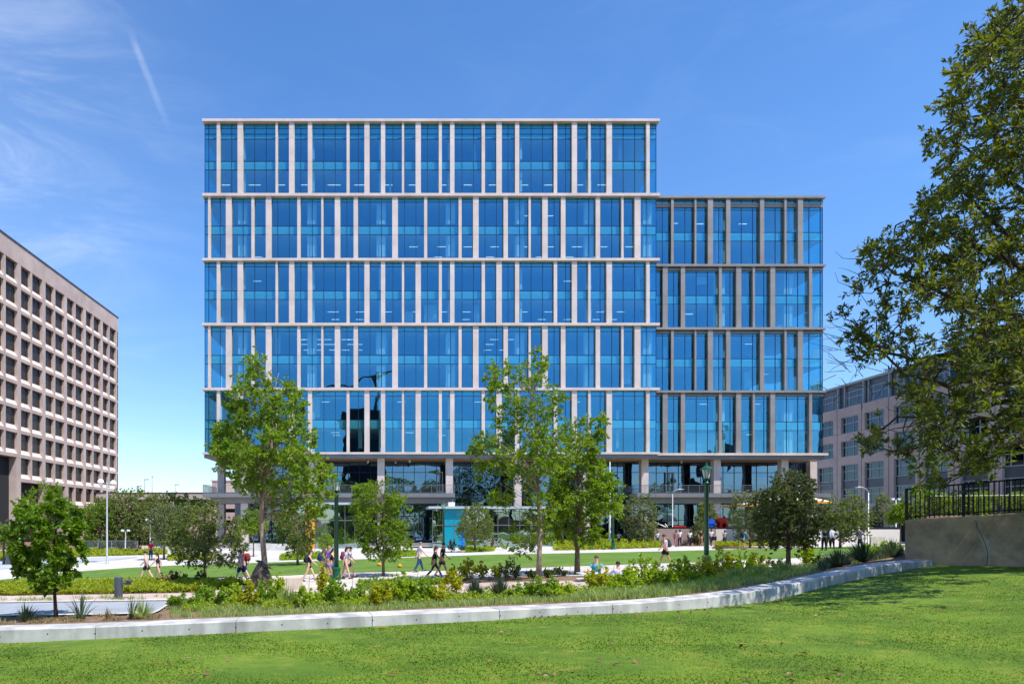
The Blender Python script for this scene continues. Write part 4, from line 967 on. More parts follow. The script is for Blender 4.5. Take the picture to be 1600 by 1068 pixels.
def make_tree(name, label, base, outline, m, bark, nclump=60, twigs=14, k=7, L=.13, clump=.55, trunk_r=.09, bend=0., seed=1, wr=.45, lean=None, group=None, limbs=8, fill=.35, droop=.1, cat='tree', depth=1.0, gap=0.0, spread=.7, multi=1, taper_top=.25):
    """base: world point; outline: [(py, x_left, x_right)...] measured in the photo, turned into real widths at the tree's own distance"""
    rng = np.random.default_rng(seed); D = base.y; s = D / F
    ol = [((PY - y) * s + CAMH, (a - PX) * s, (b - PX) * s) for y, a, b in outline]; ol.sort()
    zs = np.array([o[0] for o in ol]); xl = np.array([o[1] for o in ol]); xr = np.array([o[2] for o in ol])
    t = thing(name, label, cat, tuple(base), group)
    ztop = zs[-1]; H = ztop - base.z; zc0 = zs[0]
    axis_x = lambda z: base.x + (np.interp(z, zs, (xl + xr) / 2) - base.x) * np.clip((z - base.z) / H, 0, 1) ** 1.3 * (1 if lean is None else lean)
    # trunk
    pts = []; rad = []
    for i in range(9):
        z = base.z + (ztop - base.z) * .93 * i / 8 - (.12 if i == 0 else 0); q = i / 8
        pts.append((float(axis_x(z)) + bend * math.sin(q * 5 + seed) * .4, D + bend * math.sin(q * 4 + 2 * seed) * .3, z)); rad.append(trunk_r * ((1 - q) ** .8 * (1 - .06) + .06) * (1.25 if i == 0 else 1))
    tr = MB().tube(pts, rad, 8)
    if multi > 1:
        for j in range(multi - 1):
            a = rng.uniform(0, 6.28); hh = rng.uniform(.5, .8) * H
            tr.tube([(base.x + .1 * math.cos(a), D + .1 * math.sin(a), base.z - .1), (base.x + .3 * H * .3 * math.cos(a), D + .3 * H * .3 * math.sin(a), base.z + hh * .45), (base.x + .34 * H * math.cos(a) * .8, D + .3 * H * math.sin(a) * .8, base.z + hh)], [trunk_r * .8, trunk_r * .55, trunk_r * .15], 6)
    tr.build('trunk', bark, t, smooth=True)
    # foliage masses: scattered through the whole crown, fuller near its skin, in lobes
    C = []; R = []; tries = 0
    ph = rng.uniform(0, 6.28, 6)
    area = np.maximum(xr - xl, .1); 
    zgrid = np.linspace(zs[0], zs[-1], 60); wgrid = np.interp(zgrid, zs, xr - xl) ** 1.6 + .05; cdf = np.cumsum(wgrid) / wgrid.sum()
    while len(C) < nclump and tries < 8000:
        tries += 1
        z = float(np.interp(rng.random(), cdf, zgrid)); a, b = np.interp(z, zs, xl), np.interp(z, zs, xr); cx, hw = (a + b) / 2, (b - a) / 2
        th = rng.uniform(0, 2 * math.pi); rr = rng.random() ** fill
        x = cx + hw * rr * math.cos(th); y = D + hw * depth * rr * math.sin(th)
        nz = math.sin(x * 1.7 + ph[0]) * math.sin(y * 1.9 + ph[1]) * math.sin(z * 2.1 + ph[2])
        if gap and nz < gap - .85 + rng.random() * .5 : continue
        p = np.array([x, y, z])
        if C and np.min(np.linalg.norm(np.array(C) - p, axis=1)) < clump * .42: continue
        # clumps near the rim stay inside it
        edge = max(.0, hw - abs(x - cx)); C.append(p); R.append(clump * rng.uniform(.65, 1.15) * (1 if hw > clump else max(.45, hw / clump)))
    C = np.array(C); R = np.array(R)
    # pull rim clumps inward so that the crown keeps the measured outline
    for i, p in enumerate(C):
        a, b = np.interp(p[2], zs, xl), np.interp(p[2], zs, xr); q = R[i] * .55
        if b - a > 2 * q: p[0] = min(max(p[0], a + q), b - q)
        p[2] = min(max(p[2], zs[0] + q * .3), zs[-1] - q * .6)
    br = MB(); tips = []; dirs = []; rb = []
    for i, p in enumerate(C):
        zo = max(zc0 - .02 * H, p[2] - (.12 + .22 * rng.random()) * H * .42 - .12 * abs(p[0] - float(axis_x(p[2])))); zo = min(max(zo, base.z + .12 * H), p[2] - .05)
        o = np.array([float(axis_x(zo)), D, zo]); mid = (o + p) / 2 + np.array([0, 0, .06 * np.linalg.norm(p - o)]) + rng.normal(size=3) * .06 * np.linalg.norm(p - o)
        r0 = trunk_r * (.28 if i % max(1, nclump // limbs) == 0 else .11)
        br.tube([o, mid, p], [r0, r0 * .6, r0 * .18], 4, cap=False)
        out = p - np.array([float(axis_x(p[2])), D, p[2] - .25 * R[i]]); out /= np.linalg.norm(out) + 1e-6
        d = unit(twigs, rng) + out * .55 + np.array([0, 0, .15]); d /= np.linalg.norm(d, axis=1, keepdims=True)
        ln = R[i] * rng.uniform(.35, 1.15, twigs)[:, None]
        tp = p + d * ln; tips.append(tp); dirs.append(d); rb += [rng.random()] * twigs
        for j in range(0, twigs, 3): br.tube([p, tp[j]], [.012 if D < 50 else .02, .004], 3, cap=False)
    br.build('branches', bark, t, smooth=True)
    tips = np.concatenate(tips); dirs = np.concatenate(dirs)
    leafset('crown', tips, dirs, k + 3, L, m, t, rng, spread=spread, wr=wr, droop=droop, rnd_base=np.array(rb), along=L * 1.2)
    return t
def gp(px, py): return hit(px, py)
def far(px, D): x = bx(px, D); return Vector((x, D, float(ground(x, D))))

make_tree('young_tree', 'young broad-leaved tree with a dark curved stem in the front bed, at the far left', gp(88, 966), [(766, 62, 78), (778, 50, 98), (790, 36, 108), (810, 30, 124), (830, 22, 130), (850, 18, 131), (868, 24, 130), (885, 28, 128), (900, 34, 128), (912, 52, 112), (920, 70, 100)],
          L_big, M_barkd, nclump=85, twigs=12, k=6, L=.125, clump=.30, trunk_r=.065, bend=.25, seed=3, wr=.75, lean=.5, spread=.9, fill=.4)
T2 = make_tree('tall_young_tree', 'tall leafy tree with a mottled trunk before the left end of the glass building', gp(420, 918), [(556, 388, 404), (566, 378, 420), (580, 372, 438), (600, 368, 456), (618, 356, 474), (640, 350, 478), (662, 350, 482), (684, 342, 492), (700, 330, 504), (718, 336, 516), (738, 350, 526), (756, 368, 520), (775, 388, 512), (795, 418, 505), (806, 440, 498)],
          L_mid, M_barkp, nclump=190, twigs=14, k=6, L=.16, clump=.62, trunk_r=.16, bend=.3, seed=5, wr=.42, gap=.45, fill=.45, lean=-1.3)
T3 = make_tree('tall_young_tree', 'tall thin airy tree with pale forking branches right of centre', gp(843, 906), [(556, 824, 852), (566, 770, 864), (580, 764, 876), (605, 762, 882), (640, 758, 880), (662, 757, 905), (680, 754, 920), (700, 738, 915), (718, 730, 893), (740, 745, 880), (765, 757, 868), (790, 772, 866), (815, 795, 862), (845, 800, 862), (868, 800, 850)],
          L_mid, M_barkp, nclump=135, twigs=12, k=5, L=.15, clump=.52, trunk_r=.12, bend=.3, seed=12, wr=.42, gap=.5, fill=.5, lean=.6)
make_tree('young_tree', 'leafy tree right of the tall airy one, beside the picnic table', gp(902, 897), [(648, 922, 936), (662, 900, 945), (685, 885, 945), (705, 868, 940), (725, 862, 945), (750, 862, 955), (775, 856, 966), (795, 856, 968), (815, 858, 962), (835, 868, 950), (850, 880, 928)],
          L_mid, M_bark, nclump=130, twigs=13, k=6, L=.15, clump=.5, trunk_r=.13, seed=21, gap=.35, fill=.45, lean=.55)
make_tree('round_tree', 'round grey-green live oak on a straight stem, left of the ribbed sculpture', gp(320, 908), [(784, 305, 335), (796, 284, 352), (812, 268, 368), (830, 260, 378), (848, 258, 382), (862, 262, 380), (874, 275, 374), (884, 288, 362)],
          L_oak, M_bark, nclump=150, twigs=16, k=7, L=.10, clump=.42, trunk_r=.10, seed=8, fill=.42, lean=.4)
make_tree('round_tree', 'light green young tree left of the man in white shirt and jeans', gp(599, 900), [(744, 582, 600), (756, 560, 615), (772, 552, 628), (790, 548, 640), (808, 550, 642), (826, 556, 640), (845, 556, 645), (860, 562, 640), (872, 575, 622)],
          L_mid, M_bark, nclump=140, twigs=14, k=6, L=.11, clump=.42, trunk_r=.08, seed=9, fill=.45, gap=.3, lean=.5)
make_tree('round_tree', 'dark olive round tree right of the tall green lamp post', gp(1232, 890), [(738, 1222, 1244), (750, 1204, 1258), (766, 1192, 1268), (785, 1184, 1276), (805, 1182, 1279), (825, 1184, 1277), (842, 1190, 1270), (854, 1204, 1258)],
          L_dark, M_bark, nclump=170, twigs=16, k=7, L=.10, clump=.42, trunk_r=.12, seed=10, fill=.4, lean=.5)
make_tree('small_tree', 'small round tree in front of the turquoise panel', far(742, 66), [(790, 734, 752), (802, 724, 762), (816, 717, 768), (830, 716, 769), (841, 722, 764)], L_oak, M_bark, nclump=60, twigs=13, k=7, L=.14, clump=.7, trunk_r=.12, seed=31, lean=.3)
make_tree('small_tree', 'green tree between the sculpture and the woman in the black tank top', far(465, 50), [(798, 445, 480), (812, 434, 490), (828, 432, 494), (845, 436, 492), (858, 446, 482), (866, 452, 470)], L_oak, M_bark, nclump=70, twigs=13, k=7, L=.13, clump=.55, trunk_r=.10, seed=32, lean=.3)
make_tree('small_tree', 'silvery green tree at the left end of the play yard wall', far(997, 70), [(766, 993, 1006), (780, 984, 1014), (798, 976, 1024), (815, 974, 1026), (830, 980, 1022), (842, 986, 1014)], L_grey, M_bark, nclump=80, twigs=13, k=7, L=.15, clump=.7, trunk_r=.11, seed=33, lean=.3)
make_tree('small_tree', 'feathery tree between the tall green lamp post and the dark round tree', far(1172, 62), [(768, 1160, 1180), (782, 1148, 1196), (800, 1143, 1206), (820, 1146, 1208), (838, 1154, 1200), (846, 1162, 1190)], L_grey, M_bark, nclump=80, twigs=13, k=7, L=.14, clump=.65, trunk_r=.10, seed=34, lean=.3)
make_tree('small_tree', 'wide bushy tree behind the men in light blue shirts', far(1313, 58), [(774, 1304, 1330), (786, 1290, 1342), (804, 1284, 1352), (822, 1288, 1352), (836, 1296, 1344), (844, 1304, 1330)], L_oak, M_bark, nclump=95, twigs=14, k=7, L=.13, clump=.6, trunk_r=.11, seed=35, lean=.3)
make_tree('small_tree', 'pale airy young tree behind the right end of the low wall', far(1382, 76), [(774, 1376, 1390), (788, 1370, 1398), (804, 1368, 1402), (816, 1374, 1396)], L_grey, M_barkp, nclump=45, twigs=10, k=6, L=.15, clump=.6, trunk_r=.07, seed=36, gap=.4)
make_tree('small_tree', 'bright green little tree just left of the weathered wall', far(1407, 60), [(786, 1402, 1412), (795, 1394, 1420), (806, 1391, 1423), (816, 1396, 1420)], L_bright, M_bark, nclump=40, twigs=13, k=6, L=.14, clump=.45, trunk_r=.07, seed=37)
make_tree('small_tree', 'slim olive tree behind the tall green lamp post', far(1103, 80), [(780, 1100, 1108), (795, 1094, 1114), (812, 1090, 1118), (828, 1092, 1116)], L_oak, M_bark, nclump=45, twigs=12, k=7, L=.16, clump=.65, trunk_r=.09, seed=38)
make_tree('small_tree', 'young pine-like tree in front of the brown play yard wall', far(1090, 72.5), [(806, 1088, 1092), (816, 1084, 1097), (830, 1080, 1102), (842, 1078, 1103), (848, 1084, 1098)], L_grey, M_bark, nclump=40, twigs=12, k=7, L=.15, clump=.45, trunk_r=.06, seed=39)
make_tree('live_oak', 'broad dark live oak with several trunks beside the concrete tower', far(207, 88), [(764, 196, 222), (772, 172, 242), (786, 156, 256), (802, 146, 264), (820, 140, 268), (836, 146, 262), (848, 160, 248)], L_oak, M_barkd, nclump=190, twigs=16, k=8, L=.21, clump=1.3, trunk_r=.35, seed=40, multi=4, fill=.38, lean=.3)
make_tree('small_tree', 'bright green tree at the left side of the broad live oak', far(152, 84), [(782, 140, 165), (800, 130, 176), (825, 128, 178), (848, 134, 174), (858, 142, 168)], L_bright, M_bark, nclump=75, twigs=13, k=7, L=.18, clump=.9, trunk_r=.14, seed=41)
make_tree('small_tree', 'soft grey-green tree right of the man in the red shirt', far(256, 64), [(790, 248, 275), (804, 238, 288), (822, 234, 292), (840, 238, 286), (852, 246, 274)], L_grey, M_bark, nclump=85, twigs=14, k=7, L=.14, clump=.75, trunk_r=.11, seed=42, lean=.3)
make_tree('small_tree', 'hazy green tree behind the young broad-leaved tree at the far left', far(72, 95), [(756, 60, 84), (770, 46, 104), (788, 38, 112), (806, 40, 112), (822, 50, 100)], L_mid, M_bark, nclump=75, twigs=13, k=7, L=.2, clump=1.0, trunk_r=.15, seed=43)
make_tree('small_tree', 'small tree at the left edge beside the dark lamp post', far(6, 62), [(818, -14, 12), (828, -22, 20), (845, -20, 18), (855, -10, 10)], L_oak, M_bark, nclump=45, twigs=12, k=7, L=.13, clump=.6, trunk_r=.07, seed=44)
make_tree('small_tree', 'bright lime green tree behind the trunk of the tall leafy tree', far(396, 66), [(800, 388, 402), (812, 378, 414), (826, 376, 416), (836, 384, 408)], L_bright, M_bark, nclump=50, twigs=13, k=7, L=.14, clump=.65, trunk_r=.08, seed=45)
make_tree('small_tree', 'low yellowish tree in front of the parking garage', far(285, 100), [(772, 264, 300), (784, 250, 318), (800, 250, 324), (815, 262, 310)], L_mid, M_bark, nclump=75, twigs=13, k=7, L=.2, clump=1.0, trunk_r=.14, seed=46)
make_tree('small_tree', 'small tree in front of the left pavilion, behind the walkers', far(508, 72), [(835, 504, 514), (845, 498, 520), (856, 500, 518)], L_green, M_bark, nclump=24, twigs=10, k=6, L=.12, clump=.45, trunk_r=.05, seed=47)
for px, lb, sd in ((1445, 'leafy shrub tree on the raised terrace, seen through the left bars of the iron railing', 61), (1500, 'leafy shrub tree on the raised terrace, seen through the middle of the iron railing', 62), (1560, 'leafy shrub tree on the raised terrace, seen through the right bars of the iron railing', 63), (1610, 'leafy shrub tree on the raised terrace, cut by the right edge', 64)):
    x = bx(px, 33); make_tree('small_tree', lb, Vector((x, 33, 3.12)), [(770, px - 12, px + 10), (782, px - 26, px + 26), (798, px - 30, px + 28), (810, px - 20, px + 20)], L_bright if sd != 62 else L_mid, M_bark, nclump=40, twigs=10, k=6, L=.1, clump=.38, trunk_r=.05, seed=sd)

# the big magnolia at the right: leaf rosettes on long sweeping limbs
def magnolia():
    rng = np.random.default_rng(99); base = Vector((24.6, 20.0, float(lawnz(24.6, 20))))
    t = thing('magnolia_tree', 'big dark glossy-leaved magnolia reaching into the picture from the right edge', 'tree', tuple(base))
    poly = [(1660, -60), (1600, 6), (1560, 30), (1515, 62), (1530, 88), (1500, 105), (1494, 150), (1468, 180), (1456, 214), (1480, 222), (1490, 240), (1474, 272), (1486, 290), (1452, 312), (1428, 342), (1410, 348), (1384, 366), (1388, 384), (1346, 398), (1342, 420), (1334, 442), (1346, 462), (1366, 474), (1350, 486), (1312, 492), (1310, 514), (1318, 540), (1350, 552), (1352, 572), (1392, 566), (1412, 590), (1425, 615), (1398, 628), (1440, 640), (1420, 668), (1380, 668), (1345, 692), (1352, 708), (1396, 706), (1418, 722), (1446, 716), (1436, 738), (1462, 748), (1470, 768), (1500, 752), (1500, 728), (1540, 738), (1560, 712), (1600, 700), (1700, 690), (1760, 300), (1700, -60)]
    pp = np.array(poly, float)
    def inside(x, y):
        c = False; j = len(pp) - 1
        for i in range(len(pp)):
            if (pp[i, 1] > y) != (pp[j, 1] > y) and x < (pp[j, 0] - pp[i, 0]) * (y - pp[i, 1]) / (pp[j, 1] - pp[i, 1]) + pp[i, 0]: c = not c
            j = i
        return c
    trunk = [(24.6, 20, base.z - .3), (24.4, 20.1, base.z + 3), (24.9, 19.8, base.z + 7), (25.2, 20, base.z + 12), (25.1, 20.1, base.z + 18), (25, 20, base.z + 22)]
    MB().tube(trunk, [.42, .36, .32, .24, .13, .04], 10).build('trunk', M_barkd, t, smooth=True)
    cl = []; tries = 0; ph = rng.uniform(0, 6, 4)
    holes = [(1520, 250, 16), (1560, 420, 9), (1530, 395, 8), (1375, 520, 14), (1420, 500, 12), (1455, 475, 10), (1450, 545, 16), (1490, 560, 12), (1400, 595, 12), (1480, 600, 16), (1545, 640, 22), (1440, 690, 10), (1500, 690, 13), (1580, 600, 12), (1560, 300, 7), (1480, 420, 9), (1400, 440, 8), (1590, 200, 7), (1545, 120, 8), (1570, 520, 10), (1510, 500, 8), (1470, 330, 7)]
    while len(cl) < 780 and tries < 30000:
        tries += 1; x, y = rng.uniform(1305, 1740), rng.uniform(-50, 775)
        if not inside(x, y): continue
        if any((x - hx) ** 2 * .5 + (y - hy) ** 2 < hr * hr for hx, hy, hr in holes): continue
        dd = (1640 - x) / 330; D = 20 + rng.normal() * 2.2 * min(1, .35 + abs(1 - dd)) + (1.0 if x < 1450 else 0)
        nz = math.sin(x / 23 + ph[0]) * math.sin(y / 17 + ph[1]) + .5 * math.sin(x / 11 + y / 9 + ph[2])
        if nz < (-.78 if x > 1480 else -.4) and x < 1610: continue
        P = at(x, y, D)
        if cl and min((P - c).length for c in cl) < (.24 if x > 1470 else .31): continue
        cl.append(P)
    C = np.array([tuple(c) for c in cl])
    # limbs: each clump hangs on the nearest of a few sweeping boughs
    boughs = [[(1690, 560), (1600, 548), (1520, 542), (1440, 566), (1370, 548), (1322, 556)], [(1690, 640), (1600, 610), (1540, 640), (1470, 650), (1400, 652), (1350, 694)], [(1690, 560), (1590, 500), (1500, 470), (1420, 430), (1350, 408)], [(1690, 470), (1600, 420), (1520, 380), (1440, 345), (1400, 352)], [(1690, 350), (1600, 300), (1540, 250), (1470, 212)], [(1680, 240), (1600, 170), (1550, 110), (1520, 70)], [(1690, 700), (1600, 690), (1540, 720), (1470, 752)], [(1660, 120), (1610, 40), (1600, -10)], [(1690, 620), (1590, 640), (1510, 660), (1440, 700), (1380, 700)], [(1690, 420), (1590, 380), (1500, 300), (1470, 290)], [(1640, 590), (1560, 590), (1480, 600), (1420, 585), (1330, 500)]]
    br = MB(); nodes = []
    for bi, b in enumerate(boughs):
        pts = []; D = 20 + rng.normal() * 1.0
        for j, (x, y) in enumerate(b): pts.append(at(x, y, 20 + (D - 20) * min(1, j / 2) + (1.2 if x < 1420 else 0)))
        z0 = pts[0].z - 1.0; pts = [Vector((25.0, 20, z0))] + pts
        fine = []
        for a, c in zip(pts[:-1], pts[1:]):
            for q in range(4): fine.append(a.lerp(c, q / 4) + Vector((0, rng.normal() * .05, rng.normal() * .05)))
        fine.append(pts[-1]); r = np.linspace(.13, .02, len(fine)); br.tube(fine, list(r), 6, cap=False); nodes += fine
    nodes_a = np.array([tuple(n) for n in nodes]); tips = []; dirs = []; rb = []
    for p in C[np.argsort(-C[:, 0])]:          # every clump grows from the nearest bough or clump nearer the trunk
        d = np.linalg.norm(nodes_a - p, axis=1) + np.maximum(0, p[0] - nodes_a[:, 0]) * .0; i = int(np.argmin(d + np.where(nodes_a[:, 0] < p[0] - .2, .8, 0)))
        o = nodes_a[i]; ln = np.linalg.norm(p - o); nodes_a = np.vstack([nodes_a, p]); q1 = o + (p - o) * .33 + rng.normal(size=3) * .09 * ln + np.array([0, 0, -.07 * ln]); mid = o + (p - o) * .68 + rng.normal(size=3) * .09 * ln + np.array([0, 0, -.06 * ln])
        br.tube([o, q1, mid, p], [.028, .02, .014, .008], 4, cap=False)
        out = (p - o) / (ln + 1e-6); nt = 9
        dd = unit(nt, rng) + out * .9 + np.array([-.15, 0, .3]); dd /= np.linalg.norm(dd, axis=1, keepdims=True)
        tp = p + dd * rng.uniform(.15, .6, nt)[:, None]; tips.append(tp); dirs.append(dd); rb += [rng.random() ** 1.5] * nt
        for j in range(nt): br.tube([p, tp[j]], [.008, .004], 3, cap=False)
    # bare twigs feathering out at the left
    for x, y, n in ((1322, 556, 14), (1336, 590, 12), (1350, 440, 6), (1345, 520, 8), (1380, 580, 8), (1330, 500, 6), (1400, 545, 8), (1430, 610, 7)):
        o = at(x, y, 21)
        for _ in range(n):
            d = Vector((-.7 + rng.normal() * .45, rng.normal() * .4, .1 + rng.normal() * .45)).normalized(); a = o + Vector(tuple(rng.normal(size=3) * .3)); b = a + d * rng.uniform(.25, .7); c = b + (d + Vector(tuple(rng.normal(size=3) * .5))).normalized() * rng.uniform(.15, .4)
            br.tube([a, b, c], [.012, .008, .004], 3, cap=False)
    br.build('branches', M_barkd, t, smooth=True)
    leafset('crown', np.concatenate(tips), np.concatenate(dirs), 8, .15, L_mag, t, rng, spread=.85, wr=.34, up=.6, rnd_base=np.array(rb) ** 1.3, along=.15)
    # upper and right part of the crown outside the frame keeps the shade on the wall true
    q = []; 
    for _ in range(330):
        a = rng.uniform(0, 6.28); zz = rng.uniform(3.5, 22); R = 6.0 * math.sin(min(1, max(0, (24 - zz) / 20)) * 1.5 + .05); x = 28.2 + R * math.cos(a) * rng.random() ** .4; y = 18.6 + R * math.sin(a) * rng.random() ** .4
        px = PX + x / y * F
        if px < 1635 or y < 12.5: continue
        q.append((x, y, base.z + zz))
    q = np.array(q); tp = np.repeat(q, 14, 0) + unit(len(q) * 14, rng) * rng.uniform(.2, 1.0, len(q) * 14)[:, None]
    leafset('outer_crown', tp, unit(len(tp), rng, .4), 5, .24, L_mag, t, rng, spread=.8, wr=.45, rnd_base=rng.random(len(tp)) ** 1.6)
    return t
MAG = magnolia()

# trees on the near side whose mirror images darken the lower glass
for k, (x, y, s) in enumerate(((-30, -26, 1.35), (-16, -34, 1.5), (-2, -24, 1.25), (12, -38, 1.6), (26, -22, 1.3), (40, -34, 1.55), (55, -26, 1.4), (70, -40, 1.7), (88, -30, 1.5), (-46, -34, 1.5), (4, -50, 1.7), (46, -55, 1.8))):
    c = dup_tree(T2 if k % 2 else T3); c.location = (x, y, 1.4); c.scale = (s * 1.5, s * 1.5, s * .95); c.rotation_euler = (0, 0, k * 1.3)
    c['label'] = 'leafy tree behind the viewpoint, mirrored in the ground floor glass'; c['group'] = 'trees behind the viewpoint'

# ------------------------------------------------------------------ shrubs, grasses, ground cover
def shrub(px, py, w, h, kind, label, seed, name='leafy_shrub', group='leafy shrubs in the beds', cat='shrub'):
    rng = np.random.default_rng(seed); B = gp(px, py); s = B.y / F; W, H = w * s * 1.1, h * s * .98
    t = thing(name, label, cat, tuple(B), group)
    n = max(9, int(26 * (w * h) / 1800)); st = MB(); tips = []; dirs = []; rb = []
    for i in range(n):
        a = rng.uniform(0, 6.28); r = rng.random() ** .5; x = B.x + math.cos(a) * r * W * .5; y = B.y + math.sin(a) * r * W * .38; zt = B.z + H * (1.05 - .6 * r * r) * rng.uniform(.55, 1.08)
        g = float(ground(x, y)); st.tube([(B.x + (x - B.x) * .4, B.y + (y - B.y) * .4, g - .05), ((x + B.x) / 2 + rng.normal() * .03, (y + B.y) / 2, (zt + g) / 2), (x, y, zt)], [.009, .007, .003], 3, cap=False)
        m = 7; q = rng.random((m, 1)) ** .6; p = np.array([B.x + (x - B.x) * .5, B.y + (y - B.y) * .5, g + .08]) * (1 - q) + np.array([x, y, zt]) * q
        tips.append(p + rng.normal(size=(m, 3)) * .035); d = unit(m, rng) * .9 + np.array([0, 0, .5]); dirs.append(d / np.linalg.norm(d, axis=1, keepdims=True)); rb += [rng.random()] * m
    st.build('stem', M_bark, t)
    LL = .105 if B.y < 40 else .14
    leafset('foliage', np.concatenate(tips), np.concatenate(dirs), 7, LL, {'l': L_shrub, 'y': L_yel, 'g': L_green, 'd': L_dark, 'r': L_red}[kind], t, rng, spread=.9, wr=.5, rnd_base=np.array(rb))
    return t
SH = [
 (285, 950, 46, 26, 'g', 'leafy green shrub at the left end of the long shrub row, beside the blue-grey paving'),
 (325, 948, 62, 36, 'g', 'broad green shrub under the round grey-green oak'),
 (362, 944, 46, 38, 'l', 'lime green shrub in front of the low box light'),
 (388, 948, 30, 44, 'y', 'bright yellow narrow shrub left of the sculpture'),
 (414, 944, 46, 40, 'g', 'green shrub at the foot of the tall mottled trunk'),
 (434, 934, 22, 46, 'l', 'thin upright lime shrub in front of the sculpture'),
 (478, 948, 56, 34, 'l', 'lime shrub in front of the woman in the black tank top'),
 (505, 930, 20, 62, 'y', 'tall thin yellow-green shrub left of the first green lamp post'),
 (524, 944, 62, 42, 'g', 'wide green shrub at the foot of the first green lamp post'),
 (560, 940, 34, 30, 'g', 'small green shrub right of the first green lamp post'),
 (600, 946, 50, 44, 'y', 'yellow shrub in front of the light green young tree'),
 (628, 944, 56, 50, 'l', 'lime shrub right of the light green young tree'),
 (655, 942, 46, 36, 'g', 'green shrub below the man in white shirt and jeans'),
 (684, 940, 42, 34, 'y', 'yellow shrub below the woman in black leggings'),
 (706, 926, 34, 40, 'y', 'golden shrub right of the woman in black leggings'),
 (726, 906, 44, 40, 'y', 'yellow shrub on the mulch bed right of the walkers'),
 (750, 904, 24, 26, 'y', 'small yellow shrub on the mulch bed, left of the dark green bush'),
 (776, 906, 20, 28, 'y', 'thin pale yellow shrub beside the dark green bush'),
 (795, 906, 34, 38, 'd', 'dark green bush on the mulch bed left of the airy tree'),
 (812, 936, 46, 26, 'g', 'low green shrub below the dark green bush'),
 (846, 938, 54, 42, 'g', 'green shrub at the foot of the airy tree'),
 (876, 936, 44, 30, 'l', 'lime shrub right of the airy tree'),
 (900, 934, 30, 18, 'y', 'low yellow-green shrub in front of the picnic table'),
 (938, 924, 52, 44, 'y', 'bright yellow shrub in front of the man in the teal shirt'),
 (972, 926, 56, 44, 'l', 'lime shrub in front of the man in the lavender shirt'),
 (1004, 922, 52, 54, 'l', 'tall lime shrub right of the man in the lavender shirt'),
 (1034, 920, 46, 42, 'l', 'lime shrub below the man in the pink-white shirt'),
 (1064, 915, 52, 48, 'l', 'lime shrub left of the tall green lamp post'),
 (1094, 908, 48, 38, 'y', 'yellow shrub at the foot of the tall green lamp post'),
 (1124, 905, 56, 50, 'y', 'broad yellow shrub right of the tall green lamp post'),
 (1158, 900, 52, 44, 'l', 'lime shrub midway between the lamp post and the dark round tree'),
 (1186, 893, 40, 34, 'y', 'yellow-green shrub left of the dark round tree'),
 (1216, 892, 16, 26, 'l', 'tiny lime shrub just left of the stem of the dark round tree'),
 (1258, 884, 26, 48, 'l', 'upright lime shrub right of the stem of the dark round tree'),
 (1276, 886, 18, 30, 'g', 'small upright green shrub left of the dark grasses'),
 (1378, 868, 50, 28, 'g', 'green shrub on the bank near the end of the low wall'),
 (1352, 872, 34, 24, 'g', 'green shrub on the bank among the dark grasses'),
 (400, 916, 22, 18, 'd', 'small round dark shrub left of the sculpture'),
 (706, 903, 18, 14, 'g', 'small round shrub at the corner of the path'),
 (856, 902, 22, 14, 'd', 'small round dark shrub right of the airy trunk, the nearer of two'),
 (830, 903, 18, 12, 'd', 'small round dark shrub left of the airy trunk'),
 (874, 900, 22, 14, 'd', 'small round dark shrub beside the leafy tree'),
 (300, 912, 60, 20, 'd', 'dark straggling shrub behind the left walkers path'),
 (268, 914, 46, 26, 'r', 'bronze twiggy shrub left of the round grey-green oak'),
]
for i, (x, y, w, h, k, lb) in enumerate(SH): shrub(x, y, w, h, k, lb, 300 + i)
SB = [(706, 862, 14, 22, 'r', 'rosy shrub beside the blue emergency pillar'), (722, 860, 12, 12, 'd', 'dark low shrub under the small round tree'), (765, 858, 26, 18, 'r', 'bronze shrub right of the small round tree'), (790, 858, 30, 18, 'g', 'green shrub in front of the pavilion, left of the airy trunk'), (820, 858, 30, 18, 'd', 'dark shrub in front of the pavilion, by the airy trunk'),
      (690, 843, 14, 10, 'g', 'low shrub beside the pavilion entrance'), (500, 858, 20, 14, 'g', 'green shrub in front of the orange panel'), (616, 868, 24, 12, 'g', 'green shrub behind the light green young tree'), (390, 855, 16, 12, 'g', 'small shrub in front of the ramp wall'), (430, 856, 20, 16, 'g', 'larger shrub in front of the ramp wall'),
      (1115, 846, 24, 26, 'l', 'lime shrub behind the man with the black bag'), (1148, 846, 26, 28, 'l', 'lime shrub behind the stroller pusher'), (1190, 848, 34, 24, 'g', 'green shrub in front of the pale stucco wall'), (1050, 850, 14, 14, 'g', 'small shrub at the foot of the brown stucco wall'), (1010, 846, 18, 34, 'r', 'rusty shrub at the left end of the brown stucco wall'),
      (1278, 846, 26, 18, 'y', 'yellow shrub right of the dark round tree'), (1330, 847, 30, 22, 'l', 'lime shrub behind the men in light blue shirts'), (1402, 846, 22, 12, 'd', 'dark shrub where the far path meets the weathered wall'), (10, 874, 34, 16, 'g', 'green shrub at the left edge beyond the road'), (130, 868, 20, 18, 'g', 'green shrub by the base of the bright green tree'), (205, 866, 26, 12, 'd', 'dark low shrub at the foot of the railing')]
for i, (x, y, w, h, k, lb) in enumerate(SB): shrub(x, y, w, h, k, lb, 500 + i, group='small shrubs along the far path')

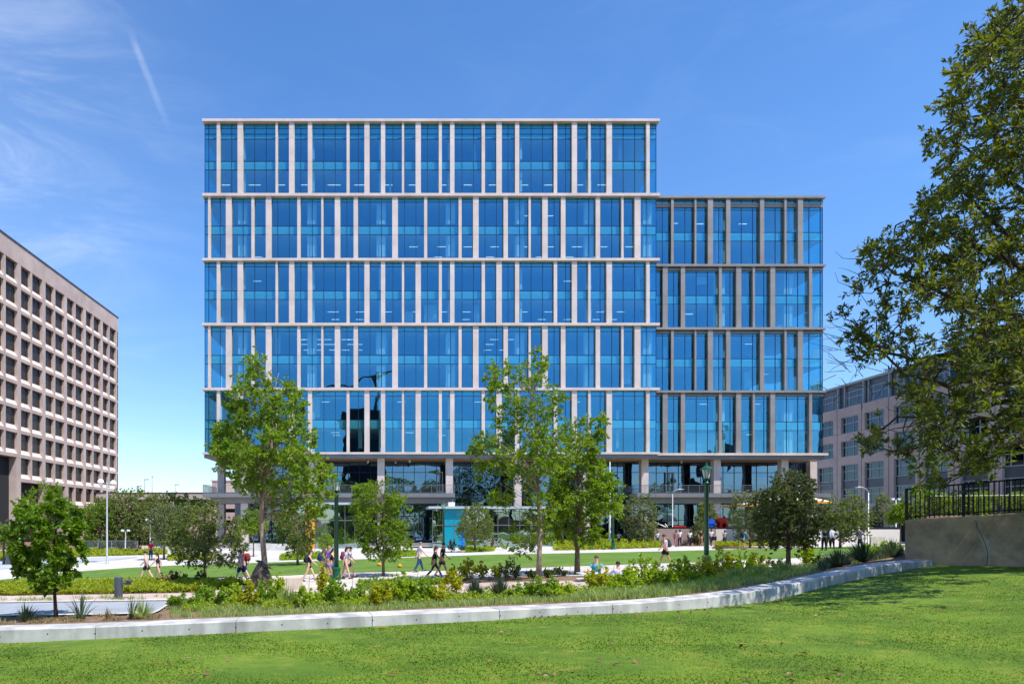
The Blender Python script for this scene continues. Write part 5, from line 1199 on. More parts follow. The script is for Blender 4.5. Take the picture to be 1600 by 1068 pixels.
def cover(name, far_, near_, h, m, dens, L, label_kind='stuff', seed=1, blades=False, tufty=0.0, k=4):
    """ground cover scattered over a bed between two curves"""
    rng = np.random.default_rng(seed); x0, x1 = max(far_[0][0], near_[0][0]), min(far_[-1][0], near_[-1][0])
    xs = np.linspace(x0, x1, 40); A = [hit(x, np.interp(x, *zip(*far_))) for x in xs]; B = [hit(x, np.interp(x, *zip(*near_))) for x in xs]
    A = np.array([tuple(a) for a in A]); B = np.array([tuple(b) for b in B])
    area = sum(abs(np.cross((B[i] - A[i])[:2], (A[i + 1] - A[i])[:2])) for i in range(39)); n = int(min(area * dens, 30000))
    u = rng.random(n) * 39; i = np.minimum(u.astype(int), 38); f = (u - i)[:, None]; v = rng.random((n, 1))
    P = (A[i] * (1 - f) + A[i + 1] * f) * (1 - v) + (B[i] * (1 - f) + B[i + 1] * f) * v
    nz = np.sin(P[:, 0] * 2.1 + seed) * np.sin(P[:, 1] * 2.7 + 2 * seed) + .6 * np.sin(P[:, 0] * 5.3 + P[:, 1] * 3.1)
    if tufty: keep = nz > -1.2 + tufty * 1.2; P = P[keep]; nz = nz[keep]; n = len(P)
    P[:, 2] = ground(P[:, 0], P[:, 1]); hh = h * (.75 + .3 * nz) * rng.uniform(.6, 1.2, n); hh = np.maximum(hh, h * .25)
    if blades:
        k = 5; T = np.repeat(P, k, 0) + rng.normal(size=(n * k, 3)) * np.array([.05, .05, 0]); d = unit(n * k, rng) * .45; d[:, 2] = np.abs(d[:, 2]) + .8; H = np.repeat(hh, k) * rng.uniform(.6, 1.2, n * k)
        a = rng.uniform(0, 3.14, n * k); S = np.stack([np.cos(a), np.sin(a), 0 * a], 1) * L
        mid = T + d * (H * .55)[:, None]; d2 = d.copy(); d2[:, :2] *= 2.6; tip = mid + d2 * (H * .45)[:, None] * .8
        V = np.stack([T - S, T + S, mid + S * .8, mid - S * .8, tip], 1).reshape(-1, 3); q = np.arange(n * k) * 5
        Fc = np.concatenate([np.stack([q, q + 1, q + 2], 1), np.stack([q, q + 2, q + 3], 1), np.stack([q + 3, q + 2, q + 4], 1)])
        r = np.clip(np.repeat(rng.random(n), k) * .6 + rng.random(n * k) * .4, 0, 1)
        return npmesh(name, V, Fc, m, rnd=np.concatenate([r] * 3), kind='stuff')
    tips = P.copy(); tips[:, 2] += hh * rng.random(n) ** .5
    return leafset(name, tips, unit(n, rng, 1.2), k, L, m, None, rng, spread=.9, wr=.5, kind='stuff', rnd_base=rng.random(n))
cover('ground_cover', [(-60, 916), (0, 915), (200, 911), (300, 910), (385, 913)], [(-60, 932), (0, 930), (250, 926), (300, 924.5), (385, 914.5)], .32, L_cover, 260, .09, seed=2, k=5)
cover('ground_cover', [(-60, 866), (130, 861), (260, 862)], [(-60, 878), (60, 873), (180, 868), (260, 866)], .35, L_cover, 60, .17, seed=3)
cover('ground_cover', [(866, 845), (960, 843), (1045, 845)], [(866, 860), (960, 858), (1042, 855)], .55, L_cover, 60, .17, seed=4)
cover('ground_cover', [(1118, 847), (1270, 845)], [(1118, 854), (1270, 851)], .4, L_cover, 60, .17, seed=5)
cover('ground_cover', [(1262, 845), (1350, 843)], [(1262, 851), (1350, 847)], .4, L_cover, 60, .16, seed=6)
cover('ground_cover', [(728, 858), (772, 857)], [(728, 863), (772, 861)], .3, L_shrub, 90, .14, seed=7)
cover('ground_cover', [(438, 870), (520, 866)], [(438, 875.5), (520, 873)], .35, L_shrub, 80, .15, seed=8)
cover('ground_cover', [(262, 870), (335, 868)], [(262, 876), (335, 873)], .3, L_cover, 80, .15, seed=9)
cover('ground_cover', [(560, 912), (690, 908)], [(560, 924), (690, 914)], .28, L_green, 240, .08, seed=10)
cover('ground_cover', [(600, 864), (650, 864)], [(600, 871), (650, 869)], .3, L_shrub, 80, .15, seed=13)
# ornamental grasses behind the low wall
cover('ornamental_grass', [(262, 950), (450, 944), (640, 935), (900, 928), (1100, 905), (1200, 893), (1300, 874)], [(262, 965), (450, 959.5), (640, 951), (900, 940), (1000, 935.5), (1087, 926.5), (1200, 911), (1306, 885)], .25, L_grass, 20, .010, seed=20, blades=True, tufty=.8)
cover('ornamental_grass', [(900, 925), (1100, 905), (1200, 893), (1300, 873), (1410, 855)], [(900, 940), (1000, 935.5), (1087, 926.5), (1200, 911), (1306, 885), (1412, 867)], .3, L_grass, 38, .011, seed=24, blades=True, tufty=.6)
cover('ornamental_grass', [(1282, 880), (1300, 876), (1410, 859)], [(1282, 892), (1306, 885), (1412, 867)], .36, L_dgrass, 110, .014, seed=29, blades=True, tufty=.2)
cover('bed_greenery', [(290, 945), (560, 938), (900, 924), (1100, 904), (1200, 892)], [(290, 958), (560, 950), (900, 936), (1100, 918), (1200, 903)], .3, L_shrub, 60, .08, seed=41, tufty=.8)
cover('ornamental_grass', [(300, 945), (560, 938), (900, 925), (1040, 906)], [(300, 965), (450, 959.5), (640, 951), (900, 940), (1040, 931)], .16, L_grass, 30, .010, seed=21, blades=True, tufty=.8)
cover('ornamental_grass', [(-40, 964), (250, 960)], [(-40, 977), (250, 967)], .13, L_straw, 90, .008, seed=22, blades=True, tufty=.9)
cover('ornamental_grass', [(0, 937), (300, 930)], [(0, 941), (262, 938)], .22, L_grass, 30, .009, seed=25, blades=True, tufty=.9)

def tuft(px, py, w, h, m, label, seed, nb=60, wide=.016, group='grass tufts in the front bed', stiff=.6, name='grass_tuft', cat='grass tuft'):
    rng = np.random.default_rng(seed); B = gp(px, py); s = B.y / F; W, H = w * s, h * s
    a = rng.uniform(0, 6.28, nb); r = rng.random(nb) ** .7; dx = np.stack([np.cos(a) * r * W * .5, np.sin(a) * r * W * .45, 0 * a], 1); hh = H * (1.1 - .5 * r * r) * rng.uniform(.65, 1.05, nb)
    T = np.array(B) + dx * .12; mid = T + dx * (.55 * (1 - stiff) + .42) + np.stack([0 * a, 0 * a, hh * .62], 1); tip = T + dx + np.stack([0 * a, 0 * a, hh], 1)
    S = np.stack([-np.sin(a), np.cos(a), 0 * a], 1); S[:, 0] = np.where(np.abs(S[:, 0]) < .5, .7, S[:, 0]); S *= wide
    V = np.stack([T - S, T + S, mid + S, mid - S, tip], 1).reshape(-1, 3); q = np.arange(nb) * 5; V[:, 2] -= 0
    Fc = np.concatenate([np.stack([q, q + 1, q + 2], 1), np.stack([q, q + 2, q + 3], 1), np.stack([q + 3, q + 2, q + 4], 1)])
    rr = rng.random(nb); o = npmesh(name, V, Fc, m, rnd=np.concatenate([rr] * 3), org=tuple(B)); tag(o, label, cat, group); return o
tuft(38, 971, 46, 30, L_dgrass, 'spiky blue-green tuft at the far left of the front bed', 1, 90, .014)
tuft(126, 968, 60, 48, L_dgrass, 'open fan of long stiff leaves right of the young broad-leaved tree', 2, 22, .022, stiff=.9)
tuft(168, 969, 15, 22, L_straw, 'small straw-coloured grass tuft between the two green tufts', 3, 50, .01)
tuft(222, 966, 46, 30, L_grass, 'soft grass tuft in front of the right end of the blue-grey paving', 4, 110, .012)
tuft(205, 967, 26, 44, L_dgrass, 'thin upright leaves beside the soft grass tuft', 5, 14, .016, stiff=.9)
for i, (x, y, w, h, lb) in enumerate(((742, 935, 34, 32, 'dark spiky tuft below the small grey post'), (782, 934, 46, 34, 'wide dark tuft left of the green shrub by the airy tree'), (832, 931, 40, 22, 'low dark tuft between the shrubs by the airy tree'), (448, 950, 40, 36, 'grey-green tuft right of the tall mottled trunk'), (586, 935, 26, 30, 'blue-green tuft left of the yellow shrub'), (1312, 885, 60, 30, 'dark arching grass at the left of the bank'), (1350, 878, 62, 36, 'dark arching grass in the middle of the bank'), (1396, 870, 52, 30, 'dark arching grass next to the weathered wall'), (1190, 902, 60, 24, 'grey-green grass mound in front of the dark round tree'), (1228, 896, 56, 22, 'grey-green grass mound at the stem of the dark round tree'), (1150, 908, 60, 24, 'grey-green grass mound left of the dark round tree'))):
    tuft(x, y, w, h, L_dgrass if 'dark' in lb[:6] or 'wide' in lb[:5] or 'low' in lb[:4] else L_grass, lb, 20 + i, 220, .012, group='arching grasses in the beds')

# blades and fallen leaves of the front lawn
rng = np.random.default_rng(5); n = 210000
Y = 8 + 15 * rng.random(n) ** 1.3; X = (-640 / F + (1640 / F) * rng.random(n)) * Y; ok = (Y < np.interp(X, LX, LD) - .03) & (X < 27); X, Y = X[ok], Y[ok]; n = len(X)
Z = lawnz(X, Y); T = np.stack([X, Y, Z], 1); a = rng.uniform(0, 3.14, n); hgt = rng.uniform(.010, .026, n) * (1 + .35 * np.sin(X * 1.1) * np.sin(Y * 1.4)); S = np.stack([np.cos(a), np.sin(a) * .3, 0 * a], 1) * (.0045 + .0005 * Y)[:, None]
tip = T + np.stack([rng.normal(size=n) * .022, rng.normal(size=n) * .022, hgt], 1)
V = np.stack([T - S, T + S, tip], 1).reshape(-1, 3); Fc = np.arange(3 * n).reshape(n, 3)
npmesh('grass_blades', V, Fc, M_lawn, kind='stuff')
n = 150; PXs = np.concatenate([rng.uniform(820, 1300, 90), rng.uniform(-20, 1600, 60)]); pts = []
for i, px in enumerate(PXs):
    y0 = np.interp(px, [0, 380, 640, 900, 1087, 1200, 1306, 1440, 1600], [1004, 988, 977, 961, 953, 941, 913, 883, 886]); y = y0 + (rng.exponential(2.5) if i < 70 else rng.uniform(4, 150)); h = hit(px, min(y, 1075), True); pts.append(tuple(h + Vector((0, 0, .035))))
pts = np.array(pts); d = unit(n, rng); d[:, 2] *= .3; d /= np.linalg.norm(d, axis=1, keepdims=True); nr = unit(n, rng, 1.5)
V, Fc = leafquads(pts, nr, d, rng.uniform(.06, .14, n), rng.uniform(.04, .07, n), .35)
npmesh('fallen_leaves', V, Fc, leafmat('dry_leaf', (0.12, 0.06, 0.03), (0.35, 0.2, 0.09), (0.5, 0.36, 0.2), .1), rnd=np.tile(rng.random(n), 2), kind='stuff')
# ------------------------------------------------------------------ lamps and street furniture
def green_lamp(px, yb, yt, label):
    B = gp(px, yb); h = (yb - yt) / F * B.y; s = h / 4.9
    t = thing('green_lamp_post', label, 'street lamp', tuple(B), 'green lamp posts with lantern heads'); c = tuple(B)
    MB().lathe([(.24 * s, -.1), (.24 * s, .12 * s), (.19 * s, .16 * s), (.19 * s, .5 * s), (.22 * s, .53 * s), (.2 * s, .6 * s), (.13 * s, .64 * s)], 10, c).build('base', M_green, t, smooth=False)
    MB().lathe([(.115 * s, .6 * s), (.095 * s, 4.0 * s), (.13 * s, 4.03 * s), (.13 * s, 4.08 * s)], 12, c).build('pole', M_green, t, smooth=True)
    MB().lathe([(.1 * s, 4.08 * s), (.05 * s, 4.16 * s), (.14 * s, 4.22 * s), (.15 * s, 4.26 * s)], 10, c).build('collar', M_green, t)
    g = MB().lathe([(.13 * s, 4.27 * s), (.23 * s, 4.68 * s)], 8, c).build('lantern_glass', M_lampgl, t)
    q = MB()
    for k in range(8): a = 2 * math.pi * k / 8; q.tube([(B.x + .14 * s * math.cos(a), B.y + .14 * s * math.sin(a), B.z + 4.26 * s), (B.x + .24 * s * math.cos(a), B.y + .24 * s * math.sin(a), B.z + 4.69 * s)], .014 * s, 4)
    q.build('rib', M_green, g)
    MB().lathe([(.30 * s, 4.68 * s), (.29 * s, 4.72 * s), (.12 * s, 4.84 * s), (.05 * s, 4.88 * s), (.05 * s, 4.93 * s), (.02 * s, 5.0 * s)], 10, c).build('cap', M_green, t)
green_lamp(525.5, 906, 745, 'tall green lamp post between the groups of walkers, left of centre')
green_lamp(1104, 888, 726, 'tall green lamp post at the right, standing above the yellow shrubs')
green_lamp(693, 863, 784, 'smaller green lamp post in front of the turquoise panel')
green_lamp(958, 858, 777, 'smaller green lamp post behind the man in the lavender shirt')
def grey_lamp(px, yb, yt, label, kind, D=None, w=.075, side=1):
    B = gp(px, yb) if D is None else far(px, D); h = (yb - yt) / F * B.y if D is None else bz(yt, D) - B.z
    t = thing('grey_lamp_post', label, 'street lamp', tuple(B), 'grey lamp posts'); c = tuple(B)
    MB().lathe([(w * 1.9, -.1), (w * 1.9, .08), (w, .12), (w * .75, h - (.5 if kind == 'curve' else .1))], 8, c).build('pole', M_galv, t, smooth=True)
    if kind == 'curve':
        pts = [(B.x + side * .9 * (1 - math.cos(a)) , B.y, B.z + h - .5 + .5 * math.sin(a)) for a in np.linspace(0, math.pi / 2, 7)]
        pts += [(B.x + side * 1.3, B.y, B.z + h - .02)]
        MB().tube(pts, [w * .8, w * .8, w * .8, w * .9, w, w * 1.2, w * 1.3, w * .7], 6).build('arm', M_galv, t, smooth=True)
    elif kind == 'double':
        for s_, dz in ((-1, 0), (1, -.12)):
            a = MB().tube([(B.x, B.y, B.z + h - .3), (B.x + s_ * .45, B.y, B.z + h - .2 + dz)], .04, 5).build('arm', M_galv, t)
            MB().lathe([(.02, .34), (.2, .26), (.3, .05), (.28, 0), (.12, -.1)], 8, (B.x + s_ * .55, B.y, B.z + h - .2 + dz)).build('lamp_head', M_white, a)
    else:
        for s_ in (-1, 1): MB().box(B.x + s_ * .2 - (.3 if s_ < 0 else 0), B.x + s_ * .2 + (.3 if s_ > 0 else 0), B.y - .12, B.y + .12, B.z + h - .12, B.z + h + .1).build('lamp_head', M_white, t)
grey_lamp(167, 880, 750, 'tall grey double-headed lamp post by the road at the left', 'double', w=.09)
grey_lamp(196, 0, 828, 'short grey double-headed lamp in front of the broad live oak', 'twin', D=82)
grey_lamp(234.5, 0, 811, 'grey double-headed lamp above the man in the red shirt', 'twin', D=80)
grey_lamp(1051, 0, 764, 'grey lamp post with a curved top in front of the right wing', 'curve', D=77)
grey_lamp(1357, 0, 761, 'grey lamp post with its arm curving left, behind the man in the grey suit', 'curve', D=66, side=-1, w=.085)
grey_lamp(1262, 0, 759, 'curved lamp top showing between the canopies', 'curve', D=74, side=-1, w=.1)
grey_lamp(1400, 0, 779, 'grey lamp with a two-part head above the bright green little tree', 'twin', D=74)
B = far(6, 58); t = thing('black_lamp_post', 'black lamp post at the left edge of the picture', 'street lamp', tuple(B))
h = bz(829, 58) - B.z; MB().lathe([(.14, -.1), (.12, .3), (.06, .5), (.05, h - .5)], 8, tuple(B)).build('pole', M_black, t); MB().lathe([(.08, h - .5), (.16, h - .15), (.2, h - .12), (.03, h + .1)], 8, tuple(B)).build('lantern', M_black, t)
MB().box(B.x + .15, B.x + .7, B.y, B.y + .4, B.z - .2, B.z + 1.1).build('utility_box', M_slate, None).__setitem__('label', 'grey utility box beside the black lamp post')
bpy.data.objects['utility_box']['category'] = 'utility box'
B = far(953, 72); t = thing('flag_pole', 'slim white pole behind the leafy tree, with a small red tag', 'pole', tuple(B)); h = bz(721, 72) - B.z
MB().tube([B, B + Vector((0, 0, h))], [.12, .07], 8).build('pole', M_white, t); MB().box(B.x - .3, B.x - .08, B.y - .02, B.y + .02, bz(769, 72), bz(763, 72)).build('red_tag', M_red, t)
B = gp(677, 855); tag(MB().box(B.x - .2, B.x + .2, B.y, B.y + .35, B.z, bz(812, B.y)).build('marker_post', M_galv), 'square grey post at the left corner of the low pavilion', 'post')
B = gp(722.5, 858); t = thing('emergency_pillar', 'bright blue emergency call pillar beside the low pavilion', 'call pillar', tuple(B)); h = (858 - 832) / F * B.y
MB().box(B.x - .16, B.x + .16, B.y - .14, B.y + .14, B.z - .1, B.z + h * .85).build('pillar', mat('bright_blue_paint', lin(0, 118, 240), .35), t); MB().lathe([(.13, 0), (.13, .2), (.08, .3), (.02, .32)], 8, (B.x, B.y, B.z + h * .85)).build('beacon', MATS['bright_blue_paint'], t)
MB().box(B.x - .09, B.x + .09, B.y - .155, B.y - .142, B.z + h * .5, B.z + h * .62).build('call_panel', M_galv, t)
B = gp(645, 852); t = thing('litter_bin', 'dark round litter bin by the building entrance', 'litter bin', tuple(B)); MB().lathe([(.36, 0), (.42, .95), (.45, .97), (.45, 1.05), (.3, 1.12), (.28, 1.05)], 14, tuple(B)).build('bin', M_slate, t)
for px, py, lb in ((624.5, 887, 'orange ball on the oval lawn right of the light green young tree'), (592.5, 884.5, 'orange ball on the oval lawn at the stem of the light green young tree')):
    B = gp(px, py); tag(MB().ell((B.x, B.y, B.z + .14), (.15, .15, .13)).build('orange_ball', M_or, smooth=True), lb, 'ball', 'orange balls on the lawn')
# drinking fountain
B = gp(185, 935); t = thing('drinking_fountain', 'round grey drinking fountain with an arm on the left path', 'drinking fountain', tuple(B)); r = 6.3 / F * B.y; h = 34 / F * B.y
MB().lathe([(r, -.05), (r, h * .96), (r * .94, h), (.01, h + .01)], 20, tuple(B)).build('pedestal', M_slate, t, smooth=False)
MB().box(B.x + r * .9, B.x + r * 2.9, B.y - .11, B.y + .11, B.z + h * .66, B.z + h * .76).lathe([(.1, 0), (.17, .06), (.17, .1), (.03, .09)], 12, (B.x + r * 2.7, B.y, B.z + h * .76)).build('arm', M_slate, t)
B = gp(368.5, 925); tag(MB().box(B.x - .13, B.x + .13, B.y - .1, B.y + .1, B.z - .05, B.z + .2).box(B.x - .15, B.x + .15, B.y - .12, B.y + .12, B.z + .2, B.z + .23).build('box_light', M_galv), 'small grey box light in the left bed', 'garden light')
B = gp(744, 914); tag(MB().box(B.x - .1, B.x + .1, B.y - .1, B.y + .1, B.z - .05, B.z + .3).box(B.x - .12, B.x + .12, B.y - .12, B.y + .12, B.z + .3, B.z + .34).build('box_light', M_slate), 'small dark grey post light among the dark tufts', 'garden light')
# limestone block
B = gp(446, 922); D = B.y; t = thing('stone_block', 'pale limestone block seat beside the sculpture', 'stone seat', tuple(B))
x0, x1 = bx(426, D), bx(470, D); MB().box(x0, (x0 + x1) / 2 - .006, D - .15, D + .75, B.z - .05, B.z + .58).build('block', M_lime, t, bevel=.015); MB().box((x0 + x1) / 2 + .006, x1, D - .15, D + .75, B.z - .05, B.z + .58).build('block', M_lime, t, bevel=.015)
# sculpture: a tall ribbed bronze dome with horn-like leaves at the top and flank
M_brz = mat('brown_bronze', lin(104, 92, 82), .55, lin(62, 52, 46), 5, metal=.35, bump=.3, bscale=25)
B = gp(408, 919); D = B.y; s = D / F; t = thing('sculpture', 'brown ribbed dome-shaped sculpture with pointed leaves, behind the tall mottled trunk', 'sculpture', tuple(B))
prof = [(.0, .66), (.08, .70), (.2, .72), (.4, .66), (.6, .52), (.8, .32), (.95, .12), (1.0, .02)]; R0 = 18.5 * s / .72; Hh = 44 * s
q = MB(); nseg = 28; vs = []
for i in range(29):
    f = i / 28; rr = np.interp(f, [p[0] for p in prof], [p[1] for p in prof]) * R0 * (1.0 if i % 2 else .955)
    for k in range(nseg): a = 2 * math.pi * k / nseg; r2 = rr * (1.02 if (k + i // 2) % 2 else .985); vs.append((B.x + r2 * math.cos(a), B.y + r2 * math.sin(a) * .9, B.z + f * Hh))
q.add(vs, [(i * nseg + k, i * nseg + (k + 1) % nseg, (i + 1) * nseg + (k + 1) % nseg, (i + 1) * nseg + k) for i in range(28) for k in range(nseg)]).build('body', M_brz, t)
def horn(p, d, L, r, nm='horn'):
    p = Vector(p); d = Vector(d).normalized(); pts = [p + d * L * i / 5 + Vector((0, 0, -.10 * (i / 5) ** 2)) for i in range(6)]
    MB().tube(pts, [r, r * 1.2, r, r * .75, r * .4, .005], 7).build(nm, M_brz, t, smooth=True)
top = Vector((B.x, B.y, B.z + Hh))
horn(top - Vector((0, 0, .12)), (-.6, -.3, .5), .36, .07); horn(top - Vector((-.05, 0, .2)), (1, -.4, -.2), .62, .085); horn(top - Vector((-.1, 0, .3)), (.8, -.5, .1), .42, .06)
horn((B.x + R0 * .5, B.y - .2, B.z + Hh * .34), (.9, -.3, .1), .5, .06); horn((B.x + R0 * .55, B.y - .2, B.z + Hh * .25), (.7, -.5, .5), .4, .05)
# picnic table
B = gp(948, 912); D = 29.5; B = far(946, D); M_tab = mat('pale_table_top', lin(206, 210, 212), .4); zt = bz(894.5, D)
t = thing('picnic_table', 'long pale-topped picnic table with curved legs where two men sit', 'table', tuple(B)); x0, x1 = bx(904, D), bx(998, D)
MB().box(x0, x1, D - .42, D + .42, zt - .05, zt).build('table_top', M_tab, t, bevel=.01)
for sy, nm in ((-.78, 'seat'), (.78, 'seat')): MB().box(x0 + .1, x1 - .1, D + sy - .16, D + sy + .16, zt - .34, zt - .29).build(nm, M_tab, t, bevel=.01)
for xx in (x0 + .35, x1 - .35):
    for sg in (-1, 1):
        MB().tube([(xx, D + sg * .25, zt - .06), (xx + .05, D + sg * .3, zt - .3), (xx + .1, D + sg * .55, B.z + .15), (xx + .12, D + sg * .75, B.z)], .035, 6).build('leg', M_black, t, smooth=True)
    MB().tube([(xx, D - .78, zt - .35), (xx, D + .78, zt - .35)], .03, 6).build('crossbar', M_black, t)
# parked cars behind the railing
def car(px, D, col, label, w=4.4):
    x = bx(px, D); z = float(ground(x, D)); t = thing('parked_car', label, 'car', (x, D, z), 'cars parked behind the railings')
    P = [(-2.2, .35), (-2.2, .75), (-1.9, .9), (-1.2, .98), (-.6, 1.42), (.75, 1.45), (1.4, 1.0), (2.05, .9), (2.2, .7), (2.2, .35)]
    m = mat('car_paint_%d' % px, col, .25, spec=.6); MB().prism([(x + a, z + b) for a, b in P], D, D + 1.75).build('body', m, t, bevel=.05)
    MB().prism([(x + a, z + b) for a, b in [(-1.05, 1.0), (-.55, 1.34), (.7, 1.37), (1.2, 1.0)]], D - .012, D + 1.762).build('side_window', M_win, t)
    for wx in (-1.35, 1.35):
        for yy in (D - .02, D + 1.57):
            q = MB(); n = 14; q.add([(x + wx + .33 * math.cos(a), yy + dy, z + .33 + .33 * math.sin(a)) for dy in (0, .2) for a in np.linspace(0, 2 * math.pi, n, endpoint=False)], [tuple(range(n)), tuple(range(2 * n - 1, n - 1, -1))] + [(i, i + n, (i + 1) % n + n, (i + 1) % n) for i in range(n)])
            q.build('wheel', M_black, t)
car(172, 87, lin(40, 44, 52), 'dark parked car under the broad live oak'); car(142, 88, lin(190, 190, 195), 'pale parked car left of the dark one, under the trees')

# ------------------------------------------------------------------ people
TMP = []
def skin(name, verts, edges, radii, m, root, parent, sub=1):
    me = bpy.data.meshes.new(name); me.from_pydata(verts, edges, []); o = bpy.data.objects.new(name, me); COL.objects.link(o)
    skindata(me); s = o.modifiers.new('s', 'SKIN')
    for i, r in enumerate(radii):
        v = me.skin_vertices[0].data[i] if me.skin_vertices else None
        if v: v.radius = r if isinstance(r, tuple) else (r, r); v.use_root = (i == root)
    su = o.modifiers.new('u', 'SUBSURF'); su.levels = sub; su.render_levels = sub
    me.materials.append(m); o.parent = parent; TMP.append(o); return o
def skindata(me):
    if not me.skin_vertices: 
        bm = bmesh.new(); bm.from_mesh(me); bm.verts.layers.skin.verify(); bm.to_mesh(me); bm.free()
SK = {'l': mat('light_skin', lin(222, 176, 150), .55), 'm': mat('tan_skin', lin(190, 138, 108), .55), 'd': mat('brown_skin', lin(112, 76, 58), .55)}
def cloth(c): return mat('cloth_%d_%d_%d' % c, lin(*c), .85, tuple(v * .82 for v in lin(*c)), 14)
HB = mat('dark_hair', lin(38, 28, 24), .6); HBr = mat('brown_hair', lin(92, 62, 42), .6); HG = mat('grey_hair', lin(130, 124, 118), .6)
M_shoe = mat('dark_shoe', lin(36, 36, 42), .6); M_wshoe = mat('pale_shoe', lin(210, 210, 210), .6)
def person(px, py, label, top, bottom, H=1.7, heading=0, stride=.42, style='shorts', skin_='l', hair=HB, hairlen=0, sleeve='short', swing=.5, phase=1, shoe=None, pos=None, sit=False, fat=1.0, D=None, lean=.04, arms=None, coat=None, group='people walking across the plaza', hand=True):
    B = Vector(pos) if pos else (far(px, D) if D else gp(px, py)); shoe = shoe or M_shoe
    t = thing('person', label, 'person', tuple(B), group, rz=heading, local=True); s = H / 1.75; S = SK[skin_]
    def V(*a): return Vector(a) * s
    hip = .92
    if not sit:
        a1, a2 = stride * .84 * phase, -stride * .84 * phase
        def leg(a, sy):
            back = a < 0; kb = .5 * abs(a) if back else .12 * abs(a)
            h0 = Vector((0, sy * .095, hip)); k = h0 + Vector((math.sin(a + kb * .5) * .45, 0, -math.cos(a + kb * .5) * .45)); an = k + Vector((math.sin(a - kb) * .42, 0, -math.cos(a - kb) * .42)); pitch = -.5 * min(1, abs(a) * 2) if back else .25 * min(1, abs(a) * 2)
            toe = an + Vector((.17 * math.cos(pitch), 0, -.05 + .17 * math.sin(pitch))); return h0, k, an, toe
        LG = [leg(a1, 1), leg(a2, -1)]
    else:
        LG = []
        for sy in (1, -1):
            h0 = Vector((0, sy * .1, .50)); k = h0 + Vector((.42, sy * .05, .0)); an = Vector((k.x - .05, k.y, .09)); LG.append((h0, k, an, an + Vector((.17, 0, -.04))))
        hip = .5
    low = min(min(l[2].z - .07, l[3].z - .025) for l in LG)
    dz = -low if not sit else 0
    for i, l in enumerate(LG): LG[i] = tuple(p + Vector((0, 0, dz)) for p in l)
    hip += dz; lx = lean
    pel = Vector((0, 0, hip + .04)); wa = Vector((lx * .3, 0, hip + .2)); ch = Vector((lx, 0, hip + .40)); sh = Vector((lx * 1.2, 0, hip + .50)); nk = Vector((lx * 1.6 + .01, 0, hip + .585)); hd = Vector((lx * 2 + .03, 0, hip + .70)); ht = Vector((lx * 2 + .02, 0, hip + .80))
    ff = fat
    verts = [pel, wa, ch, sh, nk, hd, ht]; rad = [(.14 * ff, .1 * ff), (.125 * ff, .095 * ff), (.15 * ff, .105 * ff), (.11, .08), (.052, .055), (.078, .095), (.05, .06)]; ed = [(0, 1), (1, 2), (2, 3), (3, 4), (4, 5), (5, 6)]
    AR = []
    for i, sy in enumerate((1, -1)):
        sw = swing * (-1 if i == 0 else 1) * phase; s0 = sh + Vector((0, sy * .17, -.02))
        if arms and arms[i]: e, w = [hip_off + Vector((0, 0, hip)) for hip_off in (Vector(arms[i][0]), Vector(arms[i][1]))]
        else:
            e = s0 + Vector((math.sin(sw) * .28, sy * .05, -math.cos(sw) * .28)); w = e + Vector((math.sin(sw + .35) * .25, -sy * .02, -math.cos(sw + .35) * .25))
        AR.append((s0, e, w)); b = len(verts); hnd = w + (w - e).normalized() * .07
        verts += [s0, e, w, hnd]; rad += [.052, .042, .03, .034]; ed += [(3, b), (b, b + 1), (b + 1, b + 2), (b + 2, b + 3)]
    for h0, k, an, toe in LG:
        b = len(verts); heel = an + Vector((-.0, 0, -.055)); verts += [h0, k, an, toe]; rad += [(.095 * ff, .095 * ff), .064, .044, .034]; ed += [(0, b), (b, b + 1), (b + 1, b + 2), (b + 2, b + 3)]
    body = skin('body', [v * s for v in verts], ed, [tuple(q * s for q in r) if isinstance(r, tuple) else r * s for r in rad], S, 0, t)
    m = MB()
    for s0, e, w in AR:    # fingers and thumb
        d = (w - e).normalized(); h0 = w + d * .07; u = Vector((0, 1, 0)).cross(d).normalized() if abs(d.y) < .9 else Vector((1, 0, 0))
        for q in range(4): o = (h0 + u * (q - 1.5) * .018) * s; ln = (.07, .085, .078, .06)[q] * s; m.tube([o, o + d * ln * .5 + Vector((.004, 0, -.004)), o + d * ln + Vector((.015, 0, -.004)) * s], [.009 * s, .008 * s, .006 * s], 4)
        o = (w + d * .03 + u * .02) * s; m.tube([o, o + (u * .7 + d * .7) * .06 * s], [.01 * s, .007 * s], 4)
    hx = (hd + Vector((.0, 0, .01))) * s
    m.tube([hx + Vector((.085, 0, .02)) * s, hx + Vector((.113, 0, -.012)) * s], [.01 * s, .016 * s], 5)     # nose
    for sy in (1, -1): m.ell(tuple(hx + Vector((.0, sy * .08, 0)) * s), (.02 * s, .01 * s, .03 * s), 6, 4)
    m.build('face_and_fingers', S, t, smooth=True)
    m = MB()
    for sy in (1, -1): m.ell(tuple(hx + Vector((.088, sy * .03, .018)) * s), (.009 * s, .012 * s, .007 * s), 6, 4)
    m.build('eyes', M_black, t)
    # hair
    if hair:
        m = MB().ell(tuple(hx + Vector((-.018, 0, .035)) * s), (.105 * s, .092 * s, .105 * s), 12, 8, cut=-.25)
        if hairlen > 0: m.tube([hx + Vector((-.07, 0, .03)) * s, hx + Vector((-.12, 0, -.08)) * s, hx + Vector((-.13, 0, -.08 - hairlen)) * s], [.07 * s, .06 * s, .02 * s], 7)
        m.build('hair', hair, t, smooth=True)
    # shirt
    v = [pel + Vector((0, 0, -.09)), wa, ch, sh, nk + Vector((0, 0, -.045))]; r = [(.168 * ff, .135 * ff), (.155 * ff, .122 * ff), (.178 * ff, .13 * ff), (.125, .098), (.07, .07)]; ed = [(0, 1), (1, 2), (2, 3), (3, 4)]
